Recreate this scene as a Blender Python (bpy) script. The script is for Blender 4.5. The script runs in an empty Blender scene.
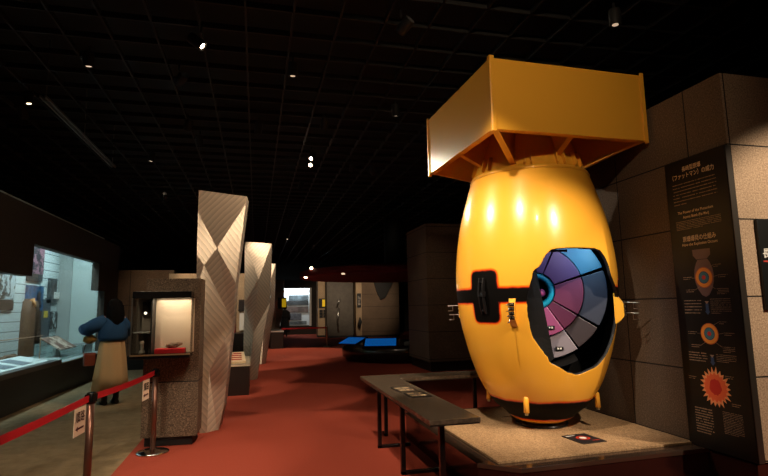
import bpy, bmesh, math, random
from math import sin, cos, pi, radians, hypot, atan2, sqrt
from mathutils import Vector, Matrix, noise
random.seed(7)
S = bpy.context.scene
COL = S.collection
S.view_settings.view_transform = 'Standard'
S.view_settings.look = 'None'
S.view_settings.gamma = 1.0
S.view_settings.use_curve_mapping = False
S.view_settings.exposure = 0.0

# ------------------------------------------------------------------ camera
cd = bpy.data.cameras.new('camera'); cam = bpy.data.objects.new('camera', cd); COL.objects.link(cam)
cd.sensor_width = 36; cd.lens = 515 / 768 * 36; cd.clip_start = .05; cd.clip_end = 200
p_, r_, y_ = radians(7.6), radians(1.02), radians(13.96)
def _rz(v): return Vector((v[0]*cos(y_)+v[1]*sin(y_), -v[0]*sin(y_)+v[1]*cos(y_), v[2]))
R0 = Vector((1,0,0)); U0 = Vector((0,-sin(p_),cos(p_))); F0 = Vector((0,cos(p_),sin(p_)))
Rv = _rz(R0*cos(r_)-U0*sin(r_)); Uv = _rz(U0*cos(r_)+R0*sin(r_)); Fv = _rz(F0)
M = Matrix((Rv, Uv, -Fv)).transposed().to_4x4(); M.translation = Vector((0,0,1.5))
cam.matrix_world = M
S.camera = cam

# ------------------------------------------------------------------ materials
def lin(c):
    return tuple(((x/255)/12.92 if x/255 <= .04045 else ((x/255+.055)/1.055)**2.4) for x in c) + (1,)
MC = {}
def mat(name, col, rough=.5, metal=0., emit=None, es=1., spec=.5, bump=0., bscale=60., col2=None, cscale=40., cdet=4., lo=.4, hi=.6, alpha=None, coat=0.):
    if name in MC: return MC[name]
    m = bpy.data.materials.new(name); m.use_nodes = True; nt = m.node_tree; b = nt.nodes['Principled BSDF']
    b.inputs['Base Color'].default_value = lin(col); b.inputs['Roughness'].default_value = rough
    b.inputs['Metallic'].default_value = metal; b.inputs['Specular IOR Level'].default_value = spec
    b.inputs['Coat Weight'].default_value = coat; b.inputs['Coat Roughness'].default_value = .12
    if emit: b.inputs['Emission Color'].default_value = lin(emit); b.inputs['Emission Strength'].default_value = es
    tc = nt.nodes.new('ShaderNodeTexCoord')
    if col2:
        n = nt.nodes.new('ShaderNodeTexNoise'); n.inputs['Scale'].default_value = cscale; n.inputs['Detail'].default_value = cdet
        n.inputs['Roughness'].default_value = .7
        r = nt.nodes.new('ShaderNodeValToRGB'); r.color_ramp.elements[0].position = lo; r.color_ramp.elements[1].position = hi
        r.color_ramp.elements[0].color = lin(col); r.color_ramp.elements[1].color = lin(col2)
        nt.links.new(tc.outputs['Object'], n.inputs['Vector']); nt.links.new(n.outputs['Fac'], r.inputs['Fac']); nt.links.new(r.outputs['Color'], b.inputs['Base Color'])
    if bump:
        n = nt.nodes.new('ShaderNodeTexNoise'); n.inputs['Scale'].default_value = bscale; n.inputs['Detail'].default_value = 3
        bp = nt.nodes.new('ShaderNodeBump'); bp.inputs['Strength'].default_value = bump; bp.inputs['Distance'].default_value = .02
        nt.links.new(tc.outputs['Object'], n.inputs['Vector']); nt.links.new(n.outputs['Fac'], bp.inputs['Height']); nt.links.new(bp.outputs['Normal'], b.inputs['Normal'])
    MC[name] = m; return m

def glass(name, tint=(225,240,240), refl=.9):
    m = bpy.data.materials.new(name); m.use_nodes = True; nt = m.node_tree; nt.nodes.clear()
    o = nt.nodes.new('ShaderNodeOutputMaterial'); mx = nt.nodes.new('ShaderNodeMixShader')
    t = nt.nodes.new('ShaderNodeBsdfTransparent'); g = nt.nodes.new('ShaderNodeBsdfGlossy'); f = nt.nodes.new('ShaderNodeFresnel')
    f.inputs['IOR'].default_value = 1.45; t.inputs['Color'].default_value = lin(tint); g.inputs['Roughness'].default_value = .02
    k = nt.nodes.new('ShaderNodeMath'); k.operation = 'MULTIPLY'; k.inputs[1].default_value = refl
    nt.links.new(f.outputs[0], k.inputs[0]); nt.links.new(k.outputs[0], mx.inputs[0]); nt.links.new(t.outputs[0], mx.inputs[1]); nt.links.new(g.outputs[0], mx.inputs[2]); nt.links.new(mx.outputs[0], o.inputs[0])
    MC[name] = m; return m

def stone(name, c1, c2, c3, joints_z=(), joints_xy=None, rough=.75, jw=.006, zper=None):
    """speckled granite with dark tile joints; joints in world-aligned object space"""
    m = bpy.data.materials.new(name); m.use_nodes = True; nt = m.node_tree; L = nt.links; b = nt.nodes['Principled BSDF']
    b.inputs['Roughness'].default_value = rough; b.inputs['Specular IOR Level'].default_value = .3
    tc = nt.nodes.new('ShaderNodeTexCoord')
    n = nt.nodes.new('ShaderNodeTexNoise'); n.inputs['Scale'].default_value = 75; n.inputs['Detail'].default_value = 5; n.inputs['Roughness'].default_value = .8
    L.new(tc.outputs['Object'], n.inputs['Vector'])
    r = nt.nodes.new('ShaderNodeValToRGB'); e = r.color_ramp.elements
    e[0].position = .38; e[0].color = lin(c1); e[1].position = .62; e[1].color = lin(c3); k = e.new(.5); k.color = lin(c2)
    L.new(n.outputs['Fac'], r.inputs['Fac'])
    n2 = nt.nodes.new('ShaderNodeTexNoise'); n2.inputs['Scale'].default_value = 1.6; n2.inputs['Detail'].default_value = 3
    L.new(tc.outputs['Object'], n2.inputs['Vector'])
    mr = nt.nodes.new('ShaderNodeMapRange'); mr.inputs[1].default_value = .3; mr.inputs[2].default_value = .7; mr.inputs[3].default_value = .8; mr.inputs[4].default_value = 1.08
    L.new(n2.outputs['Fac'], mr.inputs[0])
    mm = nt.nodes.new('ShaderNodeVectorMath'); mm.operation = 'SCALE'; L.new(r.outputs['Color'], mm.inputs[0]); L.new(mr.outputs[0], mm.inputs['Scale'])
    col = mm.outputs[0]
    sep = nt.nodes.new('ShaderNodeSeparateXYZ'); L.new(tc.outputs['Object'], sep.inputs[0])
    masks = []
    def joint(sock, off, per):
        a = nt.nodes.new('ShaderNodeMath'); a.operation = 'SUBTRACT'; a.inputs[1].default_value = off; L.new(sock, a.inputs[0])
        w = nt.nodes.new('ShaderNodeMath'); w.operation = 'PINGPONG'; w.inputs[1].default_value = per/2; L.new(a.outputs[0], w.inputs[0])
        c = nt.nodes.new('ShaderNodeMath'); c.operation = 'LESS_THAN'; c.inputs[1].default_value = jw; L.new(w.outputs[0], c.inputs[0]); masks.append(c.outputs[0])
    for ax, off, per in joints_z: joint(sep.outputs[ax], off, per)
    cur = None
    for s in masks:
        if cur is None: cur = s
        else:
            a = nt.nodes.new('ShaderNodeMath'); a.operation = 'MAXIMUM'; L.new(cur, a.inputs[0]); L.new(s, a.inputs[1]); cur = a.outputs[0]
    bp = nt.nodes.new('ShaderNodeBump'); bp.inputs['Strength'].default_value = .25; bp.inputs['Distance'].default_value = .004
    L.new(n.outputs['Fac'], bp.inputs['Height']); L.new(bp.outputs['Normal'], b.inputs['Normal'])
    if cur is not None:
        mx = nt.nodes.new('ShaderNodeMix'); mx.data_type = 'RGBA'; L.new(cur, mx.inputs[0]); L.new(col, mx.inputs[6]); mx.inputs[7].default_value = lin((18,14,12)); col = mx.outputs[2]
    L.new(col, b.inputs['Base Color'])
    MC[name] = m; return m

# ------------------------------------------------------------------ helpers
def bm_(): return bmesh.new()
def box(bm, x0, x1, y0, y1, z0, z1, mi=0, bevel=0, mtx=None):
    vs = [bm.verts.new((x, y, z)) for x in (x0, x1) for y in (y0, y1) for z in (z0, z1)]
    if mtx:
        for v in vs: v.co = mtx @ v.co
    fs = [(0,1,3,2),(4,6,7,5),(0,4,5,1),(2,3,7,6),(0,2,6,4),(1,5,7,3)]
    out = []
    for f in fs:
        k = bm.faces.new([vs[i] for i in f]); k.material_index = mi; out.append(k)
    if bevel:
        es = list({e for f in out for e in f.edges})
        bmesh.ops.bevel(bm, geom=es, offset=bevel, segments=2, affect='EDGES', profile=.7)
    return bm
def obox(bm, c, ax, ay, az, sx, sy, sz, mi=0, bevel=0):
    m = Matrix((Vector(ax).normalized(), Vector(ay).normalized(), Vector(az).normalized())).transposed().to_4x4(); m.translation = Vector(c)
    return box(bm, -sx/2, sx/2, -sy/2, sy/2, -sz/2, sz/2, mi, bevel, m)
def tube(bm, pts, r, n=8, mi=0, cap=True):
    pts = [Vector(p) for p in pts]; rings = []
    rr = r if isinstance(r, (list, tuple)) else [r]*len(pts)
    up = None
    for i, p in enumerate(pts):
        d = (pts[min(i+1, len(pts)-1)] - pts[max(i-1, 0)]).normalized()
        if up is None: up = d.orthogonal().normalized()
        u = (up - d*up.dot(d)); u = u.normalized() if u.length > 1e-6 else d.orthogonal().normalized(); up = u; v = d.cross(u)
        rings.append([bm.verts.new(p + (u*cos(2*pi*k/n)+v*sin(2*pi*k/n))*rr[i]) for k in range(n)])
    for a, b in zip(rings, rings[1:]):
        for k in range(n):
            f = bm.faces.new((a[k], a[(k+1)%n], b[(k+1)%n], b[k])); f.material_index = mi; f.smooth = True
    if cap:
        for f in (bm.faces.new(rings[0][::-1]), bm.faces.new(rings[-1])): f.material_index = mi
    return bm
def lathe(bm, prof, n=32, c=(0,0), mi=0, sx=1, sy=1, cap=True):
    rings = []
    for r, z in prof:
        rings.append([bm.verts.new((c[0]+r*sx*cos(2*pi*k/n), c[1]+r*sy*sin(2*pi*k/n), z)) for k in range(n)])
    for a, b in zip(rings, rings[1:]):
        for k in range(n):
            f = bm.faces.new((a[k], a[(k+1)%n], b[(k+1)%n], b[k])); f.material_index = mi; f.smooth = True
    if cap:
        for f in (bm.faces.new(rings[0][::-1]), bm.faces.new(rings[-1])): f.material_index = mi
    return bm
def prism(bm, poly, fn, d0, d1, mi=0):
    """polygon in (u,v) extruded from depth d0 to d1; fn(u,v,d)->xyz"""
    a = [bm.verts.new(fn(u, v, d0)) for u, v in poly]; b = [bm.verts.new(fn(u, v, d1)) for u, v in poly]
    n = len(poly)
    fs = [bm.faces.new(a), bm.faces.new(b[::-1])] + [bm.faces.new((a[i], b[i], b[(i+1)%n], a[(i+1)%n])) for i in range(n)]
    for f in fs: f.material_index = mi
    return bm
def obj(name, bm, mats, parent=None, smooth=None, bevel=0, label=None):
    bmesh.ops.recalc_face_normals(bm, faces=bm.faces[:])
    me = bpy.data.meshes.new(name); bm.to_mesh(me); bm.free()
    o = bpy.data.objects.new(name, me); COL.objects.link(o)
    for m in (mats if isinstance(mats, (list, tuple)) else [mats]): me.materials.append(m)
    if smooth:
        for p in me.polygons: p.use_smooth = True
    if bevel:
        md = o.modifiers.new('bevel', 'BEVEL'); md.width = bevel; md.segments = 2; md.limit_method = 'ANGLE'
    if parent:
        o.parent = parent
        if parent.type == 'EMPTY' or parent.location.length: o.matrix_parent_inverse = world_of(parent).inverted()
    if label: o['label'] = label
    return o
def world_of(o):
    m = o.matrix_basis.copy()
    return (world_of(o.parent) @ o.matrix_parent_inverse @ m) if o.parent else m
def tag(o, label=None, cat=None, group=None, kind=None):
    if label: o['label'] = label
    if cat: o['category'] = cat
    if group: o['group'] = group
    if kind: o['kind'] = kind
    return o
def thing(name, label, cat, loc=(0,0,0), rz=0, group=None):
    o = bpy.data.objects.new(name, None); COL.objects.link(o); o.location = loc; o.rotation_euler = (0,0,rz); o.empty_display_size = .1
    return tag(o, label, cat, group)
def struct(o): o['kind'] = 'structure'; return o
def copy_tree(o, parent=None):
    c = o.copy(); COL.objects.link(c)
    if parent: c.parent = parent
    for ch in [k for k in bpy.data.objects if k.parent == o]: copy_tree(ch, c)
    return c
def text_bm(s, size, fn, depth=.0015, bold=0, fit=None, align='LEFT', sx=1):
    """text laid out in (u,v), mapped by fn(u,v,d)"""
    c = bpy.data.curves.new('lettering', 'FONT'); c.body = s; c.size = size; c.align_x = align; c.offset = bold; c.resolution_u = 3; c.space_line = 1.1
    o = bpy.data.objects.new('lettering', c); COL.objects.link(o)
    bpy.context.view_layer.update()
    dg = bpy.context.evaluated_depsgraph_get(); me = bpy.data.meshes.new_from_object(o.evaluated_get(dg))
    bpy.data.objects.remove(o); bpy.data.curves.remove(c)
    k = 1
    if fit:
        xs = [v.co.x for v in me.vertices]; w = max(xs)-min(xs); k = fit/w; x0 = min(xs)
        for v in me.vertices: v.co.x = (v.co.x-x0)*k
    bm = bmesh.new(); bm.from_mesh(me); bpy.data.meshes.remove(me)
    for v in bm.verts: v.co = Vector(fn(v.co.x*sx, v.co.y, depth))
    return bm
def merge(bms):
    out = bmesh.new()
    for b in bms:
        me = bpy.data.meshes.new('m'); b.to_mesh(me); b.free(); out.from_mesh(me); bpy.data.meshes.remove(me)
    return out

# ------------------------------------------------------------------ shared materials
YEL = (248,180,58)
M_black = mat('matte_black', (14,13,13), .6)
M_blackgloss = mat('satin_black', (16,14,14), .25)
M_chrome = mat('brushed_steel', (190,186,180), .28, 1.)
M_polished = mat('polished_steel', (215,212,205), .12, 1.)
M_yel = mat('yellow_enamel', YEL, .3, spec=.5, coat=.3, bump=.03, bscale=3)
M_white = mat('white_paper', (225,222,214), .6)
M_offw = mat('warm_lettering', (225,196,160), .6)
M_greyl = mat('grey_lettering', (150,128,108), .6)
M_red = mat('red_webbing', (196,18,34), .55, bump=.1, bscale=300)
M_maroon = mat('maroon_lacquer', (32,13,11), .22, coat=.4)
G_clear = glass('clear_glass', (248,248,246), .6)
G_case = glass('showcase_glass', (238,246,246), .35)
M_gran_warm = stone('warm_granite', (92,70,52), (150,120,92), (190,160,128), rough=.6)
M_gran_shaded = stone('granite_wall_shaded', (78,64,52), (96,80,66), (122,104,88), joints_z=[(2, 2.15, .62), (1, 4.62, .95)])  # side face of the wall, shade put into a darker stone colour
M_gran_lit = stone('granite_wall_end_lit', (132,110,90), (170,144,118), (204,178,150), joints_z=[(2, 2.15, .62), (0, 4.95, 1.2)])  # same granite in a lighter tone for the brightly lit end face
M_gran_grey = stone('grey_granite', (62,49,39), (98,80,64), (142,120,98), joints_z=[(2, .70, 1.9)])
M_brownwall = stone('brown_stone', (80,64,50), (104,84,66), (124,102,82), joints_z=[(2, .9, .62)], rough=.8)
M_lobby = stone('beige_stone', (150,124,96), (168,142,112), (184,158,128), rough=.8)

# ------------------------------------------------------------------ setting
def plane_bm(x0, x1, y0, y1, z0, z1): return box(bm_(), x0, x1, y0, y1, z0, z1)
M_carpet = mat('red_carpet', (144,62,46), .95, spec=.1, col2=(154,68,51), cscale=60, bump=.35, bscale=420, lo=.35, hi=.65)
M_grey_floor = mat('taupe_carpet', (118,100,74), .95, spec=.1, col2=(142,122,92), cscale=7, bump=.5, bscale=380, lo=.3, hi=.7)
struct(obj('floor', plane_bm(-1.28, 12, -3, 34, -.1, 0), M_carpet))
struct(obj('floor', plane_bm(-6.2, -1.28, -3, 34, -.1, 0), M_grey_floor))
M_ceil = mat('black_ceiling', (10,9,9), .9)
struct(obj('ceiling', plane_bm(-6.2, 12, -3, 34, 4.95, 5.05), M_ceil))
b = bm_()      # open metal lattice hung below the slab
k = -3.
while k < 34:
    box(b, -6, 12, k, k+.02, 4.3, 4.36); k += .45
k = -6.
while k < 12:
    box(b, k, k+.02, -3, 34, 4.3, 4.36); k += .45
struct(obj('trim_1', b, mat('lattice_metal', (10,9,9), .7)))
# left wall with a stepped window into the showcase
M_leftwall = mat('dark_wall_panel', (46,38,30), .8, col2=(54,45,36), cscale=30)
b = bm_()
XL0, XL1 = -3.75, -3.6
box(b, XL0, XL1, -3, 34 if False else 15.14, 2.64, 3.24)       # band over the window
box(b, XL0, XL1, -3, 9.66, 2.1, 2.64)
box(b, XL0, XL1, 13.36, 15.14, 2.0, 2.64)
box(b, XL0, XL1, 13.92, 15.14, 0, 2.0)
box(b, XL0, XL1, -3, 6.0, 0, 2.1)
struct(obj('wall_left', b, M_leftwall))
M_backw = stone('back_wall_stone', (88,66,50), (108,84,64), (126,100,78), joints_z=[(2, 1.66, 1.0), (0, -3.3, 1.1)], rough=.85)
struct(obj('wall_back', plane_bm(-3.6, -2.2, 15.14, 15.5, 0, 2.6), M_backw))
struct(obj('baseboard_back', plane_bm(-3.59, -2.55, 14.72, 15.13, 0, .34), M_blackgloss))
# far end wall
M_farwall = mat('dark_end_wall', (46,38,32), .85)
b = bm_(); box(b, -3.6, 1.3, 30.4, 30.7, 0, 3.1); box(b, 3.1, 12, 30.4, 30.7, 0, 3.1); box(b, 1.3, 3.1, 30.4, 30.7, 2.66, 3.1); box(b, 1.3, 3.1, 30.4, 30.7, 0, .5)
struct(obj('wall_far', b, M_farwall))
# right granite wall beside the bomb
b = bm_(); box(b, 3.72, 7.4, 3.28, 6.7, .28, 3.385)
w = struct(obj('wall_right', b, [M_gran_shaded, M_gran_lit]))
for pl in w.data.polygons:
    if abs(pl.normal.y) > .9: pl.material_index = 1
struct(obj('baseboard_right', plane_bm(3.74, 7.38, 3.32, 6.68, 0, .28), M_maroon))
# outer enclosure, never seen directly
struct(obj('wall_near', plane_bm(-6.2, 12, -3.2, -3, 0, 5), M_black))
struct(obj('wall_side', plane_bm(12, 12.2, -3, 34, 0, 5), M_black))
struct(obj('wall_end', plane_bm(-6.2, 12, 34, 34.2, 0, 5), M_black))
struct(obj('wall_outer', plane_bm(-6.4, -6.2, -3, 34, 0, 5), M_black))

# big granite column behind the bomb
M_col = stone('column_stone', (80,64,50), (104,84,66), (124,102,82), joints_z=[(2, .9, .62)], rough=.8)
t = thing('stone_column', 'broad brown stone-clad column behind the barrier counter and the yellow bomb', 'column', (5.1,12.3,0))
obj('shaft', plane_bm(3.88, 6.3, 11.5, 13.1, .22, 3.45), M_col, t)
obj('plinth', plane_bm(3.93, 6.25, 11.56, 13.05, 0, .22), M_black, t)

# lobby piers under and beyond the round canopy
def pier(x0, x1, y0, y1, h, m, label, fn=None):
    t = thing('stone_pier', label, 'pier', ((x0+x1)/2, (y0+y1)/2, 0))
    obj('shaft', plane_bm(x0, x1, y0, y1, .1, h), m, t)
    obj('skirting', plane_bm(x0+.01, x1-.01, y0+.01, y1-.01, 0, .1), M_black, t)
    return t
M_darkst = mat('dark_grey_cladding', (70,62,54), .7, col2=(80,72,62), cscale=6)
pier(3.1, 3.62, 26.9, 27.6, 3.0, M_lobby, 'beige pier with a yellow notice, left of the dark grey pier')
pier(3.44, 4.80, 25.9, 26.7, 3.0, M_darkst, 'wide dark grey pier with a steel rail beyond the round canopy')
pier(4.815, 5.11, 25.4, 26.5, 3.0, M_lobby, 'narrow pale lit pier with a framed picture beyond the round canopy')
pier(5.12, 7.1, 25.6, 26.6, 3.0, M_brownwall, 'wide brown pier with a dark shadow panel, right of the pale pier')

# ------------------------------------------------------------------ THE BOMB
C = (2.83, 4.89); PHI0 = atan2(-C[1], -C[0])
PR = [(.335,.2),(.372,.286),(.431,.354),(.528,.465),(.674,.568),(.868,.653),(1.111,.727),(1.403,.787),(1.743,.809),(2.083,.786),(2.375,.735),(2.666,.655),(2.82,.606),(2.958,.56)]
def RP(z):
    if z <= PR[0][0]: return PR[0][1]
    for i in range(len(PR)-1):
        z0, r0 = PR[i]; z1, r1 = PR[i+1]
        if z <= z1:
            m0 = (PR[i+1][1]-PR[max(i-1,0)][1])/(PR[i+1][0]-PR[max(i-1,0)][0]); j = min(i+2, len(PR)-1)
            m1 = (PR[j][1]-PR[i][1])/(PR[j][0]-PR[i][0]); h = z1-z0; t = (z-z0)/h
            return (2*t**3-3*t*t+1)*r0+(t**3-2*t*t+t)*h*m0+(-2*t**3+3*t*t)*r1+(t**3-t*t)*h*m1
    return PR[-1][1]
def BP(rel, z, off=0, rad=None):
    a = PHI0 + radians(rel); r = (RP(z) if rad is None else rad)+off
    return Vector((C[0]+r*cos(a), C[1]+r*sin(a), z))
OPEN = [(13.2,1.995),(30,2.003),(48.2,2.0),(53.7,1.933),(56.5,1.878),(58.5,1.823),(59.2,1.767),(62.8,1.702),(67.8,1.633),(73.7,1.563),(74.6,1.477),(73.5,1.282),(71.5,1.17),(66.6,1.088),(61.5,1.01),(51,.919),(40.8,.885),(30.7,.851),(22.1,.88),(14.3,.935),(8.4,.972),(6.2,1.026),(3.1,1.083),(-2.7,1.189),(-4.3,1.309),(-5.2,1.421),(-5.1,1.493),(-5.2,1.546),(-1.8,1.707),(-.2,1.796),(2.3,1.822),(4.1,1.835),(7.1,1.914),(10.2,1.966)]
def ragged(P):
    Q = []
    for i in range(len(P)):
        a, b_ = P[i], P[(i+1)%len(P)]
        Q += [(a[0]*.75+b_[0]*.25, a[1]*.75+b_[1]*.25), (a[0]*.25+b_[0]*.75, a[1]*.25+b_[1]*.75)]
    R_ = []
    for i in range(len(Q)):
        a, b_ = Q[i], Q[(i+1)%len(Q)]
        for t in (0, .5):
            x, y = a[0]+(b_[0]-a[0])*t, a[1]+(b_[1]-a[1])*t; k = noise.noise(Vector((x*.35, y*22, 5)))
            R_.append((x+k*.55*(1 if x < 50 else .3), y+k*.007*(y < 1.9)))
    return R_
OPEN = ragged(OPEN)
def inpoly(x, y, P):
    c = False; n = len(P)
    for i in range(n):
        x1, y1 = P[i]; x2, y2 = P[(i+1)%n]
        if (y1 > y) != (y2 > y) and x < (x2-x1)*(y-y1)/(y2-y1)+x1: c = not c
    return c
def sdpoly(x, y, P):
    best = 1e9; n = len(P)
    for i in range(n):
        x1, y1 = P[i]; x2, y2 = P[(i+1)%n]; dx, dy = x2-x1, y2-y1
        t = max(0, min(1, ((x-x1)*dx+(y-y1)*dy)/(dx*dx+dy*dy)))
        best = min(best, hypot(x-x1-t*dx, y-y1-t*dy))
    return -best if inpoly(x, y, P) else best
def rbox(x, y, cx, cy, hx, hy, r):
    qx, qy = abs(x-cx)-hx+r, abs(y-cy)-hy+r
    return hypot(max(qx,0), max(qy,0)) + min(max(qx,qy),0) - r
KU = .0139                       # metres of arc per degree at the waist
def mark(rel, z):
    u = rel*KU
    d = abs(z-1.586)-.062                                                     # waist band
    w = .146 + .012*(1 - abs(z-1.58)/.25)
    d = min(d, rbox(u, z, -35.2*KU - .01*(z-1.58), 1.578, w, .242, .045))     # cross-shaped patch
    if rel > 70: d = min(d, rbox(u, z, 84*KU, 1.62, .14, .1, .03))
    dn = abs(z-.492)-.09 + .012*noise.noise(Vector((rel*.06, 3, z*4)))          # nose band
    k = .03; h = max(k-abs(d-dn), 0)/k
    return min(d, dn) - h*h*k*.25
bomb = thing('bomb_replica', 'full-size yellow egg-shaped bomb replica with a cutaway side, on the stone platform', 'bomb replica', (C[0], C[1], .3))
angs = []; a = -10.
while a < 80: angs.append(a); a += .5
while a < 350: angs.append(a); a += 2.
zs = []; z = .335
while z < 3.0:
    zs.append(z); z += .008 if .83 < z < 2.02 or .4 < z < .62 else .02
zs += [3.0, 3.15, 3.3, 3.5]
def RPX(z):
    if z > 2.83: return (RP(min(z,2.958)) - .012) if z < 2.958 else (.548-.38*(z-2.958))
    return RP(z)
b = bm_(); lay = b.verts.layers.float.new('mark'); rows = []
for z in zs:
    row = []
    for a in angs:
        v = b.verts.new(BP(a, z, rad=RPX(z))); v[lay] = mark(a if a <= 180 else a-360, z); row.append(v)
    rows.append(row)
n = len(angs)
for i in range(len(zs)-1):
    zc = (zs[i]+zs[i+1])/2
    for j in range(n):
        ac = (angs[j] + (angs[j+1] if j < n-1 else 350))/2
        if .84 < zc < 2.02 and -10 < ac < 80 and inpoly(ac, zc, OPEN): continue
        f = b.faces.new((rows[i][j], rows[i][(j+1)%n], rows[i+1][(j+1)%n], rows[i+1][j])); f.smooth = True
f = b.faces.new(rows[-1]); f = b.faces.new(rows[0][::-1])
# pull ragged rim vertices onto the cut outline
for v in b.verts:
    if v.is_boundary:
        a = math.degrees((atan2(v.co.y-C[1], v.co.x-C[0])-PHI0+pi) % (2*pi) - pi); z = v.co.z; bb = None
        for i in range(len(OPEN)):
            x1, y1 = OPEN[i]; x2, y2 = OPEN[(i+1)%len(OPEN)]
            dx, dy = (x2-x1)*KU, y2-y1; t = max(0, min(1, (((a-x1)*KU)*dx+(z-y1)*dy)/(dx*dx+dy*dy)))
            q = (x1+t*(x2-x1), y1+t*dy); d = hypot((a-q[0])*KU, z-q[1])
            if bb is None or d < bb[0]: bb = (d, q)
        if bb[0] < .02: v.co = BP(bb[1][0], bb[1][1], rad=RPX(bb[1][1]))
# body paint
m = bpy.data.materials.new('painted_bomb_shell'); m.use_nodes = True; nt = m.node_tree; bs = nt.nodes['Principled BSDF']
bs.inputs['Roughness'].default_value = .27; bs.inputs['Coat Weight'].default_value = .35; bs.inputs['Coat Roughness'].default_value = .1
at = nt.nodes.new('ShaderNodeAttribute'); at.attribute_name = 'mark'
nz = nt.nodes.new('ShaderNodeTexNoise'); nz.inputs['Scale'].default_value = 14; nz.inputs['Detail'].default_value = 2
tc = nt.nodes.new('ShaderNodeTexCoord'); nt.links.new(tc.outputs['Object'], nz.inputs['Vector'])
ma = nt.nodes.new('ShaderNodeMath'); ma.operation = 'MULTIPLY_ADD'; ma.inputs[1].default_value = .012; nt.links.new(nz.outputs['Fac'], ma.inputs[0]); nt.links.new(at.outputs['Fac'], ma.inputs[2])
mr = nt.nodes.new('ShaderNodeMapRange'); mr.inputs[1].default_value = -.03; mr.inputs[2].default_value = .07; nt.links.new(ma.outputs[0], mr.inputs[0])
cr = nt.nodes.new('ShaderNodeValToRGB'); e = cr.color_ramp.elements
e[0].position = .31; e[0].color = lin((7,6,6)); e[1].position = .64; e[1].color = lin(YEL)
x = e.new(.375); x.color = lin((110,18,8)); x = e.new(.435); x.color = lin((220,56,10)); x = e.new(.515); x.color = lin((244,120,12))
nt.links.new(mr.outputs[0], cr.inputs[0]); nt.links.new(cr.outputs[0], bs.inputs['Base Color'])
for inp, a_, b_ in (('Roughness', .6, .27), ('Coat Weight', 0., .35), ('Specular IOR Level', .08, .5)):
    q = nt.nodes.new('ShaderNodeMapRange'); q.inputs[1].default_value = .3; q.inputs[2].default_value = .5; q.inputs[3].default_value = a_; q.inputs[4].default_value = b_
    nt.links.new(mr.outputs[0], q.inputs[0]); nt.links.new(q.outputs[0], bs.inputs[inp])
n3 = nt.nodes.new('ShaderNodeTexNoise'); n3.inputs['Scale'].default_value = 3.2; bp = nt.nodes.new('ShaderNodeBump'); bp.inputs['Strength'].default_value = .06; bp.inputs['Distance'].default_value = .05
nt.links.new(tc.outputs['Object'], n3.inputs['Vector']); nt.links.new(n3.outputs['Fac'], bp.inputs['Height']); nt.links.new(bp.outputs['Normal'], bs.inputs['Normal'])
shell = obj('body_shell', b, [m, M_black], bomb)
md = shell.modifiers.new('thick', 'SOLIDIFY'); md.thickness = .03; md.offset = -1; md.material_offset = 1; md.material_offset_rim = 1; md.use_rim = True
# foot ring
obj('base_ring', lathe(bm_(), [(.255,.3),(.26,.31),(.255,.325),(.2,.335)], 48, C), M_blackgloss, bomb, label='black ring under the nose of the bomb')

# inner explosive-lens wheel seen through the cutaway
eR = Vector((cos(PHI0+pi/2), sin(PHI0+pi/2), 0)); eF = Vector((cos(PHI0), sin(PHI0), 0)); eU = Vector((0,0,1))
O = Vector((C[0], C[1], 1.632)) + eR*.01 + eF*.10
def W(r, th, fw): return O + eR*(r*cos(th)) + eU*(r*sin(th)) + eF*fw
def sector(r0, r1, a0, a1, f0, f1, thick=.09):
    b = bm_(); N = 14; g = []
    for i in range(N+1):
        th = radians(a0+(a1-a0)*i/N)
        g.append([b.verts.new(W(r0, th, f0)), b.verts.new(W(r1, th, f1)), b.verts.new(W(r1, th, f1-thick)), b.verts.new(W(r0, th, f0-thick))])
    for p, q in zip(g, g[1:]):
        for k in range(4): b.faces.new((p[k], q[k], q[(k+1)%4], p[(k+1)%4]))
    b.faces.new(g[0]); b.faces.new(g[-1][::-1]); return b
lens = [  # a0, a1, outer colour, inner colour, forward shift; colours hold tinted light and the paler lit bottom
    (65.5,128,(50,108,134),(76,48,94),.015),
    (18.5,63.5,(52,114,142),(86,54,98),.02),
    (-31.5,16.0,(50,56,72),(104,44,74),0),
    (-56,-33.5,(56,46,50),(92,34,64),-.01),
    (-88,-57.5,(124,116,126),(160,76,122),.05)]
for k, (a0, a1, c1, c2, sh) in enumerate(lens):
    m1 = mat('outer_lens_%d'%k, c1, .45); m2 = mat('inner_lens_%d'%k, c2, .45)
    if a1 > 100: a1o = 96
    else: a1o = a1
    s1 = obj('outer_lens_block', sector(.465, .675, a0, a1o, .06+sh, .09+sh, .12), m1, bomb, bevel=.006)
    s2 = obj('inner_lens_block', sector(.19, .455, a0, a1o, .06+sh, .10+sh, .12), m2, bomb, bevel=.006)
    if k == 4:
        for (rr, par, ff) in ((.60, s1, .13), (.385, s2, .14)):
            cpt = W(rr, radians(-71), ff+.012)
            bb = bm_(); obox(bb, cpt, eR, eU, eF, .075, .034, .006)
            pl = obj('label_plate', bb, M_black, par)
            bb = bm_(); obox(bb, cpt+eF*.004-eR*.012, eR, eU, eF, .014, .016, .003); obox(bb, cpt+eF*.004+eR*.012, eR, eU, eF, .014, .016, .003)
            obj('lettering', bb, M_white, par)
obj('inner_casing', sector(.70, .77, -80, -62, .08, .12, .05), mat('dark_casing', (16,15,16), .8, spec=.1), bomb)
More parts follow.
